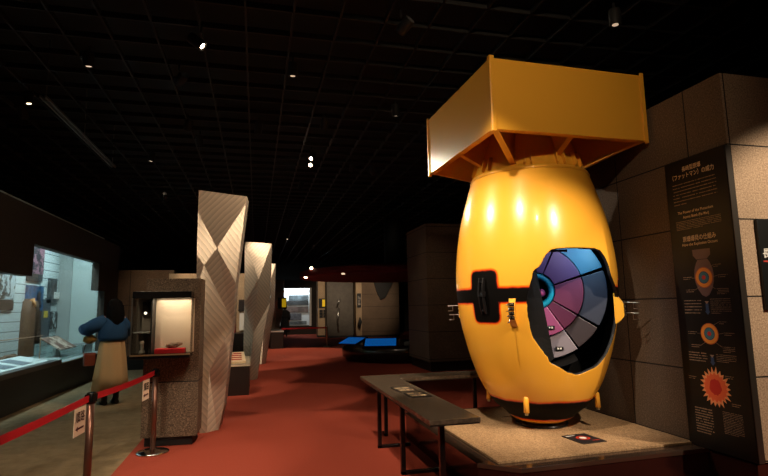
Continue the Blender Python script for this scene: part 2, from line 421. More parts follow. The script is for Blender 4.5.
# teal ring and hollow core
b = bm_(); N = 40; prof = [(.185,-.05),(.188,.02),(.176,.045),(.150,.05),(.132,.03),(.126,-.06)]
g = [[b.verts.new(W(r, radians(-95+190*i/N), f)) for r, f in prof] for i in range(N+1)]
for p, q in zip(g, g[1:]):
    for k in range(len(prof)-1):
        f = b.faces.new((p[k], q[k], q[k+1], p[k+1])); f.smooth = True
obj('core_ring', b, mat('teal_core_ring', (20,150,180), .4), bomb)
b = bm_(); g = []
for j in range(9):
    ph = radians(90*j/8); g.append([b.verts.new(W(.127*cos(ph)+.0005, radians(360*i/32), -.05-.10*sin(ph))) for i in range(32)])
for p, q in zip(g, g[1:]):
    for k in range(32):
        f = b.faces.new((p[k], p[(k+1)%32], q[(k+1)%32], q[k])); f.smooth = True
obj('core_cavity', b, mat('cavity_black', (20,18,24), .35), bomb)
b = bm_(); bmesh.ops.create_uvsphere(b, u_segments=20, v_segments=12, radius=.042); bmesh.ops.translate(b, verts=b.verts, vec=W(.06, radians(-20), -.03))
obj('core_sphere', b, mat('pink_core', (190,70,120), .35), bomb, smooth=True)
# dark cut face on the left of the opening
left = [(-5.1,1.493),(-5.2,1.546),(-1.8,1.707),(-.2,1.796),(2.3,1.822),(4.1,1.835)]
edge = [(2.6,1.83),(-.2,1.80),(-1.8,1.707),(-5.0,1.56),(-5.2,1.44),(-4.3,1.309),(-2.7,1.189),(0.4,1.13),(3.1,1.083),(5.0,1.05),(6.6,1.01),(8.4,.972)]
b = bm_(); g = []
for i, (a, z) in enumerate(edge):
    o_ = BP(a, z, -.02); t = (1.83-z)/.86
    inn = O + eU*(z-O.z) + eR*(.02+.12*t) + eF*(.17+.0*t)
    g.append([b.verts.new(o_), b.verts.new((o_+inn)/2), b.verts.new(inn), b.verts.new(inn-eF*.02-eR*.01), b.verts.new((o_+inn)/2-eR*.03-eF*.0), b.verts.new(o_-eR*.03)])
for p, q in zip(g, g[1:]):
    for k in range(6): b.faces.new((p[k], q[k], q[(k+1)%6], p[(k+1)%6]))
b.faces.new(g[0]); b.faces.new(g[-1][::-1])
obj('cut_face', b, mat('dark_cut_face', (22,21,19), .9, spec=.1), bomb)
# equator latch plates inside the black patch
b = bm_()
for rel, dz, hh in ((-37.5,0,.17),(-34.2,0,.17)):
    pts = []
    for i in range(9):
        z = 1.585 + hh*(i/4-1); pts.append(BP(rel, z, .004+.022*(1-abs(i/4-1)**2)))
    for p, q in zip(pts, pts[1:]):
        d = (q-p); obox(b, (p+q)/2, BP(rel+90,1.6)-Vector((C[0],C[1],1.6)), (cos(PHI0+radians(rel)), sin(PHI0+radians(rel)), 0), d, .014, .03, d.length*1.02)
obox(b, BP(-36, 1.60, .02), (cos(PHI0+radians(54)), sin(PHI0+radians(54)), 0), (cos(PHI0+radians(-36)), sin(PHI0+radians(-36)), 0), eU, .09, .02, .05, bevel=.004)
for z in (1.45, 1.72): obox(b, BP(-36, z, .012), (cos(PHI0+radians(54)), sin(PHI0+radians(54)), 0), (cos(PHI0+radians(-36)), sin(PHI0+radians(-36)), 0), eU, .05, .015, .02)
obj('latch', b, mat('dark_fittings', (42,40,42), .35, .6), bomb)
# four antenna brackets and four contact fuzes, ninety degrees apart
def fr(rel):
    a = PHI0+radians(rel); return Vector((cos(a), sin(a), 0)), Vector((-sin(a), cos(a), 0))
for rel in (-14.3, 75.7, -104.3, 165.7):
    f, s = fr(rel); c = Vector((C[0], C[1], 0)) + f*RP(1.43)
    b = bm_(); prism(b, [(-.03,1.29),(.02,1.33),(.055,1.37),(.055,1.49),(-.01,1.585),(-.03,1.59)], lambda u, v, d: c+f*u+s*d+Vector((0,0,v)), -.03, .03)
    br = obj('antenna_bracket', b, M_yel, bomb, bevel=.002)
    b = bm_()
    for k in range(4): obox(b, c+f*(.054)+Vector((0,0,1.50-.04*k)), s, f, eU, .052, .01, .034, bevel=.004)
    obj('socket_plate', b, mat('socket_dark', (60,44,40), .35, .5), br)
    b = bm_()
    for k in range(4):
        for q in (-.012, .012): obox(b, c+f*.062+s*q+Vector((0,0,1.503-.04*k)), s, f, eU, .013, .012, .014)
    for zz, w_ in ((1.50,1),(1.40,.9)):       # bent wire antenna loops
        p0 = c+f*.045+Vector((0,0,zz)); L_ = .15*w_
        tube(b, [p0, p0+f*L_*.5, p0+f*L_, p0+f*L_+Vector((0,0,-.004)), p0+f*L_*.62+Vector((0,0,-.006)), p0+f*L_*.62+Vector((0,0,-.06)), p0+f*L_*1.0+Vector((0,0,-.06))], .0045, 6)
    obj('wire_antenna', b, M_chrome, br, smooth=False)
    rel2 = rel+.5; f, s = fr(rel2)
    base = Vector((C[0], C[1], 0)) + f*(RP(.60)-.015)
    b = bm_(); tube(b, [base+Vector((0,0,.66)), base+f*.035+Vector((0,0,.63)), base+f*.04+Vector((0,0,.50))], [.02,.024,.026], 14)
    fz = obj('contact_fuze', b, M_yel, bomb)
    b = bm_(); tube(b, [base+f*.04+Vector((0,0,.5)), base+f*.04+Vector((0,0,.478))], [.017,.015], 12); obj('fuze_tip', b, M_chrome, fz)
# tail box
H_ = .82; ZB, ZT = 3.053, 3.723; rot = radians(1.3)
tr = Matrix.Translation((C[0], C[1], 0)) @ Matrix.Rotation(rot, 4, 'Z')
for k in range(4):
    q = tr @ Matrix.Rotation(pi/2*k, 4, 'Z')
    b = box(bm_(), -H_, H_, -H_-.006, -H_+.010, ZB, ZT, mtx=q)
    box(b, -H_+.012, H_-.012, -H_+.010, -H_+.06, ZB, ZB+.012, mtx=q)        # inward bottom lip
    box(b, -H_+.012, H_-.012, -H_+.010, -H_+.05, ZT-.012, ZT, mtx=q)
    pn = obj('tail_panel', b, M_yel, bomb, bevel=.003)
    b = box(bm_(), -H_-.012, -H_+.03, -H_-.018, -H_-.006, ZB-.02, ZT+.022, mtx=q)
    box(b, -H_-.018, -H_-.006, -H_-.012, -H_+.03, ZB-.02, ZT+.022, mtx=q)
    obj('corner_flange', b, M_yel, bomb, bevel=.003)
    for dg_, rout, zi in ((45, H_*sqrt(2)-.03, 2.86), (0, H_-.02, 2.93)):
        q2 = tr @ Matrix.Rotation(pi/2*k+radians(dg_), 4, 'Z')
        ri = RPX(zi)-.02; b = bm_()
        prism(b, [(ri, zi), (rout, ZB+.01), (rout, ZT-.05), (.40, ZT-.05), (.42, 3.3)], lambda u, v, d: q2 @ Vector((u, d, v)), -.007, .007)
        # flange along the lower edge
        dv = Vector((rout-ri, ZB+.01-zi)); L_ = dv.length; nx, nz_ = -dv.y/L_, dv.x/L_
        prism(b, [(ri, zi), (rout, ZB+.01), (rout+nx*.012, ZB+.01+nz_*.012), (ri+nx*.012, zi+nz_*.012)], lambda u, v, d: q2 @ Vector((u, d, v)), -.03, .03)
        obj('tail_fin', b, M_yel, bomb)
for rel in (-70,-48,-40,-2,4,28,36,50,58,120,128,160,220,250):     # little gussets round the neck
    f, s = fr(rel); c = Vector((C[0], C[1], 0)); b = bm_()
    prism(b, [(RPX(2.84)-.01,2.82),(RPX(2.84)+.03,2.86),(RPX(3.0)+.05,2.99),(RPX(3.0)-.02,3.0)], lambda u, v, d: c+f*u+s*d+Vector((0,0,v)), -.006, .006)
    obj('neck_gusset', b, M_yel, bomb)
b = bm_(); lathe(b, [(RP(2.80)+.001,2.80),(RP(2.80)+.008,2.806),(RP(2.84)+.006,2.836),(RP(2.84)-.012,2.842)], 96, C, cap=False)
obj('neck_collar', b, M_yel, bomb)

# ------------------------------------------------------------------ platform
t = thing('display_platform', 'low stone-topped maroon platform under the yellow bomb', 'platform', (2.7,4.8,0))
b = bm_(); prism(b, [(1.70,3.92),(1.95,3.70),(3.70,3.745),(3.70,5.94),(1.70,5.94)], lambda u, v, d: (u, v, d), .0, .245)
obj('plinth', b, M_maroon, t, bevel=.004)
b = bm_(); prism(b, [(1.69,3.915),(1.945,3.69),(3.705,3.735),(3.705,5.95),(1.69,5.95)], lambda u, v, d: (u, v, d), .245, .28)
obj('rim', b, mat('glazed_rim', (84,66,56), .12, .5), t, bevel=.004)
b = bm_(); prism(b, [(1.83,3.84),(3.69,3.87),(3.69,5.82),(1.83,5.82)], lambda u, v, d: (u, v, d), .28, .30)
M_slab = stone('platform_granite', (120,92,64), (176,142,104), (205,172,134), rough=.65)
obj('stone_top', b, M_slab, t, bevel=.003)
struct(obj('trim_2', plane_bm(3.70, 5.6, 3.30, 3.74, 0, .262), M_maroon))
# no-entry floor placard
t = thing('floor_placard', 'small dark square placard with a red ring lying on the stone platform', 'placard', (2.85,4.22,.301), radians(3))
b = bm_(); obox(b, (2.85,4.225,.304), (1,.07,0), (-.07,1,0), (0,0,1), .25, .29, .008)
obj('plate', b, mat('charcoal_plate', (40,36,38), .35), t)
b = bm_(); cx_, cy_ = 2.85, 4.235
for i in range(28):
    a0, a1 = 2*pi*i/28, 2*pi*(i+1)/28
    prism(b, [(cx_+q_*cos(w_), cy_+q_*sin(w_)) for q_, w_ in ((.062,a0),(.062,a1),(.048,a1),(.048,a0))], lambda u, v, d: (u, v, d), .308, .3092)
obox(b, (cx_,cy_,.3088), (1,-1,0), (1,1,0), (0,0,1), .11, .012, .0008)
obox(b, (cx_+.07,cy_-.09,.3088), (1,.07,0), (-.07,1,0), (0,0,1), .07, .012, .0008)
obj('red_ring', b, mat('sign_red', (196,52,30), .5), t)
b = bm_(); lathe(b, [(.032,.308),(.032,.3098)], 20, (cx_, cy_)); obj('white_symbol', b, M_white, t); b = bm_(); obox(b, (cx_-.07,cy_+.09,.3088), (1,.07,0), (-.07,1,0), (0,0,1), .09, .012, .0012)
obj('white_symbol', b, M_white, t)

# ------------------------------------------------------------------ tall explanatory panel on the granite wall
t = thing('explanation_panel', 'tall black explanation panel with coloured diagrams on the granite wall', 'information panel', (3.69,3.57,.28))
b = bm_(); box(b, 3.66, 3.718, 3.255, 3.89, .285, 2.752)
obj('board', b, [mat('panel_black', (7,6,6), .45, spec=.3), ], t, bevel=.003)
b = bm_(); box(b, 3.664, 3.716, 3.249, 3.2548, .285, 2.75); obj('edge_strip', b, mat('panel_edge', (66,60,54), .35, .6), t)
PF = lambda u, v, d: (3.66-d, 3.89-u, v)
def ptext(s, u, v, w, size, m, bold=.0, name='lettering'):
    bmx = text_bm(s, size, lambda a, c_, d: PF(u+a, v+c_, d), fit=w, bold=bold); return obj(name, bmx, m, t)
ptext('長崎型原爆', .195, 2.645,   .20, .048, M_offw, .0006, 'title')
ptext('（ファットマン）の威力', .085, 2.585, .435, .052, M_offw, .0006, 'title')
ptext('The Power of the Plutonium', .105, 2.268, .37, .034, M_offw, .0003, 'subtitle')
ptext('Atomic Bomb (Fat Man)', .16, 2.225, .27, .034, M_offw, .0003, 'subtitle')
ptext('原爆爆発の仕組み', .135, 2.022, .34, .052, M_offw, .0006, 'heading')
ptext('How the Explosion Occurs', .125, 1.98, .36, .034, M_offw, .0003, 'subheading')
def lines_bm(u0, u1, v1, v0, n, h, short_last=.3, gap=.45):
    b = bm_()
    for i in range(n):
        v = v1 + (v0-v1)*i/max(n-1,1); u = u0; end = u1 if i < n-1 else u0+(u1-u0)*short_last
        while u < end:
            w = random.uniform(.5, 1.3)*h; hh = h*random.uniform(.55, 1)
            if random.random() < .93: prism(b, [(u, v-hh/2), (min(u+w,end), v-hh/2), (min(u+w,end), v+hh/2), (u, v+hh/2)], PF, .0006, .0014)
            u += w + h*gap*random.uniform(.4,1)
    return b
obj('small_print', lines_bm(.075,.53,2.535,2.355,7,.0085), M_greyl, t)
obj('small_print', lines_bm(.078,.54,2.20,2.13,6,.006,.6), M_greyl, t)
obj('small_print', lines_bm(.085,.265,1.505,1.40,5,.0085,.9), M_greyl, t); obj('small_print', lines_bm(.355,.545,1.515,1.40,8,.005,.5), M_greyl, t)
obj('small_print', lines_bm(.085,.27,1.065,1.0,4,.0085,.9), M_greyl, t); obj('small_print', lines_bm(.36,.545,1.065,1.01,5,.005,.6), M_greyl, t)
obj('small_print', lines_bm(.095,.27,.605,.41,10,.010,.8), M_greyl, t); obj('small_print', lines_bm(.368,.545,.615,.45,14,.005,.7), M_greyl, t)
def disc_poly(cu, cv, r, n=40, e=1.): return [(cu+r*cos(2*pi*i/n), cv+r*e*sin(2*pi*i/n)) for i in range(n)]
M_or = mat('print_orange', (236,150,50), .5); M_dor = mat('print_deep_orange', (196,92,36), .5); M_bl = mat('print_blue', (60,120,140), .5); M_rd = mat('print_red', (190,40,40), .5); M_mv = mat('print_mauve', (112,86,84), .5); M_db = mat('print_dark_blue', (36,66,110), .5)
b = bm_(); prism(b, [(.222,1.94),(.402,1.937),(.40,1.885),(.362,1.853),(.255,1.855),(.225,1.89)], PF, .0005, .0011)
body = [(.318+w_*s_, v) for s_, seq in ((1, [(0,1.535),(.035,1.55),(.07,1.60),(.092,1.66),(.098,1.71),(.09,1.77),(.07,1.82),(.05,1.85)]), (-1, [(.05,1.85),(.07,1.82),(.09,1.77),(.098,1.71),(.092,1.66),(.07,1.60),(.035,1.55)])) for w_, v in seq]
prism(b, body, PF, .0005, .0011); obj('bomb_diagram', b, M_mv, t)
for cv in (1.697, 1.23):
    for k, (r, m_) in enumerate(((.087,M_dor),(.080,M_or),(.052,M_db),(.045,M_bl),(.019,M_rd))):
        b = bm_(); prism(b, disc_poly(.316, cv, r), PF, .0005, .0014+.0005*k); obj('sphere_diagram', b, m_, t)
b = bm_()
for cv in (1.697, 1.23):
    for (u0, v0, u1, v1) in ((.36,.07,.42,.1),(.40,.0,.45,.01),(.37,-.07,.42,-.1),(.27,-.07,.22,-.1),(.23,0,.19,.0)):
        d = Vector((u1-u0, v1-v0)); n_ = Vector((-d.y, d.x)).normalized()*.0012
        prism(b, [(u0-n_.x, cv+v0-n_.y),(u1-n_.x, cv+v1-n_.y),(u1+n_.x, cv+v1+n_.y),(u0+n_.x, cv+v0+n_.y)], PF, .0005, .0012)
obj('leader_lines', b, M_greyl, t)
parts = []
for cv in (1.697, 1.23):
    parts += [lines_bm(.42,.49,cv+.10,cv+.085,2,.005,.6), lines_bm(.455,.55,cv+.012,cv-.004,2,.006,.7), lines_bm(.43,.54,cv-.10,cv-.14,4,.006,.8), lines_bm(.10,.19,cv+.01,cv-.006,2,.006,.8), lines_bm(.12,.22,cv-.10,cv-.116,2,.006,.8)]
parts += [lines_bm(.42,.50,.90,.885,2,.006,.9), lines_bm(.06,.14,.86,.845,2,.006,.8), lines_bm(.46,.54,.69,.675,2,.006,.8)]
for q in parts: obj('diagram_note', q, M_greyl, t)
for v0, v1 in ((1.51,1.385),(1.07,.97)):
    b = bm_(); prism(b, [(.306,v0-.03),(.334,v0-.03),(.334,v1+.03),(.345,v1+.03),(.32,v1),(.295,v1+.03),(.306,v1+.03)], PF, .0005, .0013)
    obj('blue_arrow', b, M_db, t)
for v0 in (1.51, 1.07): b = bm_(); prism(b, [(.300,v0-.012),(.34,v0-.012),(.32,v0-.036)], PF, .0005, .0018); obj('arrow_tip', b, M_greyl, t)
rs = random.Random(3); star = []
for i in range(44):
    a = 2*pi*i/44; r = (.158 if i % 2 == 0 else .118)*rs.uniform(.92,1.07); star.append((.323+r*cos(a)*.93, .797+r*sin(a)))
b = bm_(); prism(b, star, PF, .0005, .0011); obj('burst_diagram', b, mat('burst_peach', (240,160,105), .5), t)
b = bm_(); prism(b, [(.323+(.118 if i % 2 else .10)*cos(2*pi*i/36), .797+(.122 if i % 2 else .10)*sin(2*pi*i/36)) for i in range(36)], PF, .0005, .0016); obj('burst_diagram', b, mat('burst_orange', (232,100,55), .5), t)
b = bm_(); prism(b, [(.323+.058*cos(2*pi*i/24)*(1+.08*sin(5*i)), .80+.064*sin(2*pi*i/24)*(1+.08*cos(3*i))) for i in range(24)], PF, .0005, .0021); obj('burst_diagram', b, mat('burst_red', (196,34,30), .5), t)

# black sign on the lit granite end face
t = thing('wall_sign', 'black square sign with white characters and a red line at the right edge', 'sign', (4.3,3.27,1.42))
obj('board', box(bm_(), 3.905, 4.75, 3.255, 3.278, 1.42, 2.15), mat('sign_black', (12,14,14), .35), t, bevel=.003)
NF = lambda u, v, d: (3.905+u, 3.255-d, v)
obj('lettering', text_bm('長崎の原爆', .085, lambda a, c_, d: NF(.02+a, 1.84+c_, d), bold=.0014), M_white, t)
obj('lettering', text_bm('ファットマン', .05, lambda a, c_, d: NF(.07+a, 1.72+c_, d), bold=.001), M_white, t)
b = bm_(); prism(b, [(.02,1.800),(.75,1.800),(.75,1.812),(.02,1.812)], NF, .0005, .0015); obj('red_line', b, mat('line_red', (190,54,40), .5), t)

# ------------------------------------------------------------------ low barrier counter with bilingual inscription
t = thing('barrier_counter', 'low L-shaped dark counter rail with an inscription in front of the bomb platform', 'barrier rail', (1.3,3.7,0))
M_ctr = mat('bronze_laminate', (78,67,56), .24, col2=(104,90,76), cscale=22, spec=.6)
b = bm_(); prism(b, [(1.225,3.66),(1.62,3.66),(1.62,5.88),(2.75,5.88),(2.75,6.24),(1.225,6.24)], lambda u, v, d: (u, v, d), .645, .68)
obj('countertop', b, M_ctr, t, bevel=.003)
b = bm_(); prism(b, [(1.23,3.665),(1.615,3.665),(1.615,5.885),(2.745,5.885),(2.745,6.235),(1.23,6.235)], lambda u, v, d: (u, v, d), .635, .645)
obj('edge_band', b, M_black, t)
def cleg(x, y, dx, dy):
    b = bm_(); box(b, x-.02, x+.02, y-.02, y+.02, 0, .645)
    box(b, min(x,x+dx)-.02, max(x,x+dx)+.02, min(y,y+dy)-.02, max(y,y+dy)+.02, 0, .03)
    obj('leg', b, M_blackgloss, t, bevel=.002)
cleg(1.31, 5.62, .32, 0); cleg(1.31, 4.70, .32, 0); cleg(1.36, 3.80, .3, 0); cleg(2.60, 6.02, 0, .19); cleg(1.5, 6.1, 0, .1)
b = bm_(); box(b, 1.34, 1.545, 4.94, 5.25, .68, .6815); box(b, 1.37, 1.575, 4.60, 4.90, .68, .6815)
obj('inscription_plate', b, mat('plate_black', (22,18,18), .35), t)
def top_txt(s, x, y, size, fit):
    return text_bm(s, size, lambda a, c_, d: (x+a*1.0, y+c_, .6815+d), depth=.0012, fit=fit, bold=.0015)
obj('inscription', merge([top_txt('原爆', 1.36, 5.13, .09, .16), top_txt('資料', 1.37, 5.00, .09, .16), top_txt('原子', 1.39, 4.78, .09, .16), top_txt('爆弾', 1.39, 4.66, .09, .16)]), M_offw, t)

# ------------------------------------------------------------------ twisted fluted columns
def flute(name, ang, c=(222,204,182), tilt=0):
    m = bpy.data.materials.new(name); m.use_nodes = True; nt = m.node_tree; L = nt.links; bs = nt.nodes['Principled BSDF']
    bs.inputs['Base Color'].default_value = lin(c); bs.inputs['Roughness'].default_value = .45; bs.inputs['Specular IOR Level'].default_value = .4
    tc = nt.nodes.new('ShaderNodeTexCoord'); mp = nt.nodes.new('ShaderNodeMapping'); mp.inputs['Rotation'].default_value = (0, radians(ang), 0)
    wv = nt.nodes.new('ShaderNodeTexWave'); wv.wave_type = 'BANDS'; wv.bands_direction = 'X'; wv.wave_profile = 'SAW'; wv.inputs['Scale'].default_value = 5.5; wv.inputs['Distortion'].default_value = 2.5; wv.inputs['Detail'].default_value = 3; wv.inputs['Detail Scale'].default_value = .6
    L.new(tc.outputs['Object'], mp.inputs[0]); L.new(mp.outputs[0], wv.inputs[0])
    bp = nt.nodes.new('ShaderNodeBump'); tg = nt.nodes.new('ShaderNodeCombineXYZ'); tg.inputs[0].default_value = cos(radians(ang)); tg.inputs[2].default_value = sin(radians(ang)); L.new(tg.outputs[0], bs.inputs['Tangent'])
    bs.inputs['Metallic'].default_value = .65; bs.inputs['Roughness'].default_value = .52; bs.inputs['Anisotropic'].default_value = .9
    bp.inputs['Strength'].default_value = .7; bp.inputs['Distance'].default_value = .012; L.new(wv.outputs['Fac'], bp.inputs['Height']); L.new(bp.outputs[0], bs.inputs['Normal'])
    r = nt.nodes.new('ShaderNodeValToRGB'); r.color_ramp.elements[0].color = lin(tuple(int(x*.86) for x in c)); r.color_ramp.elements[1].color = lin(c); L.new(wv.outputs['Fac'], r.inputs[0]); L.new(r.outputs[0], bs.inputs['Base Color'])
    return m
FL = [flute('fluted_right', 218), flute('fluted_left', 138)]
def fluted(label, verts, faces, back):
    b = bm_(); vs = [b.verts.new(v) for v in verts]
    for f, mi in faces: k = b.faces.new([vs[i] for i in f]); k.material_index = mi
    loop = back[0]; bk = [b.verts.new(Vector(verts[i])+Vector(back[1])) for i in loop]
    n = len(loop)
    for i in range(n):
        k = b.faces.new((vs[loop[i]], vs[loop[(i+1)%n]], bk[(i+1)%n], bk[i])); k.material_index = i % 2
    k = b.faces.new(bk[::-1])
    o = obj('twisted_column', b, FL)
    return tag(o, label, 'column', 'twisted fluted columns along the aisle')
V = [(-.749,6.95,3.05),(-.146,7.3,3.058),(-.158,7.28,2.95),(-.496,6.85,2.281),(-.747,6.93,2.755),(-.645,6.83,2.061),(-.265,7.15,1.848),(-.745,6.93,2.20),(-.74,6.93,1.75),
     (-.292,7.12,1.336),(-.549,6.80,.745),(-.374,6.95,.293),(-.649,6.88,.0),(-.551,6.78,.0),(-.435,6.87,.0),(-.70,6.9,1.009)]
def rec(v, d): k = (v[1]+d)/v[1]; return (v[0]*k, v[1]+d, 1.5+(v[2]-1.5)*k)
for i_ in range(len(V)): V[i_] = rec(V[i_], 6.93 + .08*(V[i_][0]+.75) - V[i_][1])
for i_, d_ in ((11,.10),(14,.10),(9,.03)): V[i_] = rec(V[i_], d_)
F = [((0,4,3,2,1),1),((2,3,6),0),((4,7,5,3),0),((3,5,9,6),1),((5,7,8),1),((5,8,15,10),0),((5,10,9),0),((9,10,11),1),((10,15,12,13),0),((10,13,14,11),1)]
fluted('tall tapering fluted column with folded diamond facets, beside the small granite showcase', V, F, ([0,4,7,8,15,12,13,14,11,9,6,2,1], (.02,.34,0)))
def fl2(x, y, s, label, h=2.95, w=.59, wb=.28):
    V = [(x,y,h),(x+w,y+.3,h),(x+w*.52,y-.05,h*.72),(x+w*.95,y+.25,h*.55),(x+.01,y,h*.55),(x+w*.35,y-.1,h*.33),(x+w*.62,y+.15,h*.2),(x+.02,y,0),(x+w*.25,y-.08,0),(x+wb,y+.05,0),(x+.01,y,h*.25)]
    F = [((0,4,2),0),((0,2,1),1),((1,2,3),0),((2,4,5),1),((2,5,3),0),((4,10,5),0),((3,5,6),1),((5,10,7,8),0),((5,8,9,6),1)]
    return fluted(label, V, F, ([0,4,10,7,8,9,6,3,1], (.02,.34,0)))
fl2(-.262, 11.7, 1, 'second fluted column down the aisle, rising behind the low document case', 2.98, .59, .3)
fl2(.05, 14.9, 1, 'third fluted column down the aisle, showing as a strip past the second', 2.79, .48, .22)
fl2(.60, 23.3, 1, 'farthest fluted column, standing near the yellow notice', 2.77, .62, .42)

# ------------------------------------------------------------------ granite pillar with small showcase
t = thing('granite_pillar', 'speckled grey granite pillar holding a small lit showcase', 'pillar', (-.92,6.5,0))
b = bm_(); prism(b, [(-1.225,6.42),(-.63,6.37),(-.62,6.80),(-1.215,6.86)], lambda u, v, d: (u, v, d), .1, 1.868)
obj('granite_block', b, M_gran_grey, t, bevel=.004)
b = bm_(); prism(b, [(-1.19,6.46),(-.68,6.42),(-.66,6.78),(-1.18,6.8)], lambda u, v, d: (u, v, d), 0, .1)
obj('recessed_plinth', b, M_black, t)
t = thing('wall_showcase', 'small glass showcase with black hood projecting from the granite pillar', 'display case', (-1.0,6.25,1.0))
x0, x1, y0, y1 = -1.30, -.70, 6.10, 6.365
obj('hood', box(bm_(), x0, x1, y0, y1, 1.635, 1.71), M_blackgloss, t, bevel=.004)
obj('tray', box(bm_(), x0, x1, y0, y1, .985, 1.03), M_blackgloss, t, bevel=.004)
obj('tray_edge', box(bm_(), x0-.003, x1+.003, y0-.006, y0, 1.018, 1.034), mat('brass_edge', (190,160,120), .3, .7), t)
obj('back_panel', box(bm_(), -1.10, x1+.012, y1-.02, y1-.004, 1.032, 1.634), mat('cream_panel', (216,196,168), .8), t)
obj('side_panel', box(bm_(), x1-.008, x1+.0, y0+.12, y1-.02, 1.032, 1.634), mat('cream_panel', (216,196,168), .8), t)
obj('partition', box(bm_(), -1.115, -1.10, y0+.03, y1, 1.032, 1.634), M_black, t)
b = bm_(); box(b, x0, x1, y0, y0+.006, 1.032, 1.634); box(b, x0, x0+.006, y0+.007, y1, 1.032, 1.634); box(b, x1+.001, x1+.006, y0+.007, y1, 1.032, 1.634)
obj('glass_pane', b, G_clear, t)
obj('frame_post', box(bm_(), x0-.006, x0+.006, y0-.004, y0+.008, 1.03, 1.64), M_chrome, t)
t2 = thing('relic_stand', 'bright red cloth block carrying a charred relic in the small showcase', 'relic', (-.90,6.24,1.031))
obj('red_block', box(bm_(), -1.07, -.76, 6.15, 6.29, 1.032, 1.085, bevel=.006), mat('scarlet_cloth', (214,22,34), .7), t2)
b = bm_(); bmesh.ops.create_icosphere(b, subdivisions=3, radius=1)
for v in b.verts:
    k = 1+.35*noise.noise(v.co*2.2)+.15*noise.noise(v.co*6); v.co = Vector((-.88+v.co.x*.085*k, 6.22+v.co.y*.035*k, 1.112+v.co.z*.030*k+.02*v.co.x*(v.co.x > 0)))
obj('relic', b, mat('rusty_relic', (84,60,44), .7, bump=.5, bscale=90, col2=(140,110,80), cscale=60), t2)
t2 = thing('glass_shelf_display', 'little glass shelf with a pale figure in the left bay of the small showcase', 'display shelf', (-1.2,6.25,1.032))
obj('shelf', box(bm_(), -1.285, -1.13, 6.14, 6.33, 1.262, 1.272), mat('frosted_shelf', (180,186,180), .3), t2)
b = bm_(); lathe(b, [(.034,1.033),(.03,1.06),(.016,1.08),(.018,1.13),(.026,1.15),(.014,1.175)], 16, (-1.21,6.24)); obj('figure', b, mat('pale_ceramic', (200,190,170), .4), t2)
obj('backing', box(bm_(), -1.296, -1.118, 6.345, 6.36, 1.035, 1.633), mat('grey_backing', (128,120,108), .6), t2)
t2 = thing('showcase_lamp', 'tiny round lamp inside the left bay of the small showcase', 'lamp', (-1.19,6.3,1.46))
b = bm_(); box(b, -1.235,-1.165,6.30,6.34,1.45,1.60); obj('housing', b, M_black, t2)
b = bm_(); bmesh.ops.create_uvsphere(b, u_segments=12, v_segments=8, radius=.016); bmesh.ops.translate(b, verts=b.verts, vec=(-1.2,6.295,1.475)); obj('bulb', b, mat('bulb_glow', (255,245,225), .5, emit=(255,240,215), es=2), t2)
# folded white card on the floor
b = bm_(); prism(b, [(0,0),(.10,0),(.10,.075)], lambda u, v, d: (-1.40+u, 7.35+d, v+.001), 0, .10)
tag(obj('folded_card', b, M_white), 'small folded white card on the floor left of the granite pillar', 'card')

# ------------------------------------------------------------------ retractable belt barrier
M_post = mat('copper_brown_post', (120,84,70), .35, .75)
def post(x, y, label):
    t = thing('barrier_post', label, 'barrier post', (x,y,0), 0, 'posts of the red belt barrier')
    b = bm_(); lathe(b, [(.165,0),(.165,.012),(.15,.02),(.06,.03),(.03,.038)], 40, (x,y)); obj('base', b, M_polished, t)
    b = bm_(); lathe(b, [(.028,.03),(.028,.79)], 24, (x,y)); obj('pole', b, M_post, t)
    b = bm_(); lathe(b, [(.031,.79),(.033,.80),(.033,.868),(.028,.875)], 24, (x,y)); 
    for q in range(4): a = q*pi/2+.8; obox(b, (x+.036*cos(a), y+.036*sin(a), .832), (cos(a), sin(a), 0), (-sin(a), cos(a), 0), (0,0,1), .016, .022, .06)
    obj('belt_head', b, M_blackgloss, t)
    return t
PN, PF_, PL = (-1.245,4.60), (-1.05,6.18), (-1.41,2.6)
post(*PF_, 'far barrier post with chrome disc base in front of the granite pillar')
post(*PN, 'near barrier post, cut off by the bottom edge of the picture')
def belt(a, c_, z0, z1, sag, label):
    b = bm_(); N = 16; g = []
    d = (Vector(c_)-Vector(a)).normalized(); a2 = Vector(a)+d*.045; c2 = Vector(c_)-d*.045
    for i in range(N+1):
        s = i/N; p = a2.lerp(c2, s); z = z0+(z1-z0)*s - sag*4*s*(1-s)
        nn = Vector((-d.y, d.x))*.0012
        g.append([b.verts.new((p.x+nn.x, p.y+nn.y, z-.026)), b.verts.new((p.x+nn.x, p.y+nn.y, z+.026)), b.verts.new((p.x-nn.x, p.y-nn.y, z+.026)), b.verts.new((p.x-nn.x, p.y-nn.y, z-.026))])
    for p, q in zip(g, g[1:]):
        for k in range(4): b.faces.new((p[k], q[k], q[(k+1)%4], p[(k+1)%4]))
    b.faces.new(g[0]); b.faces.new(g[-1][::-1])
    return tag(obj('barrier_belt', b, M_red), label, 'barrier belt', 'red belts')
belt(PN, PF_, .835, .835, .015, 'red belt stretched between the near post and the far post')
belt(PL, PN, .82, .835, .015, 'red belt running from the near post out of the left edge')
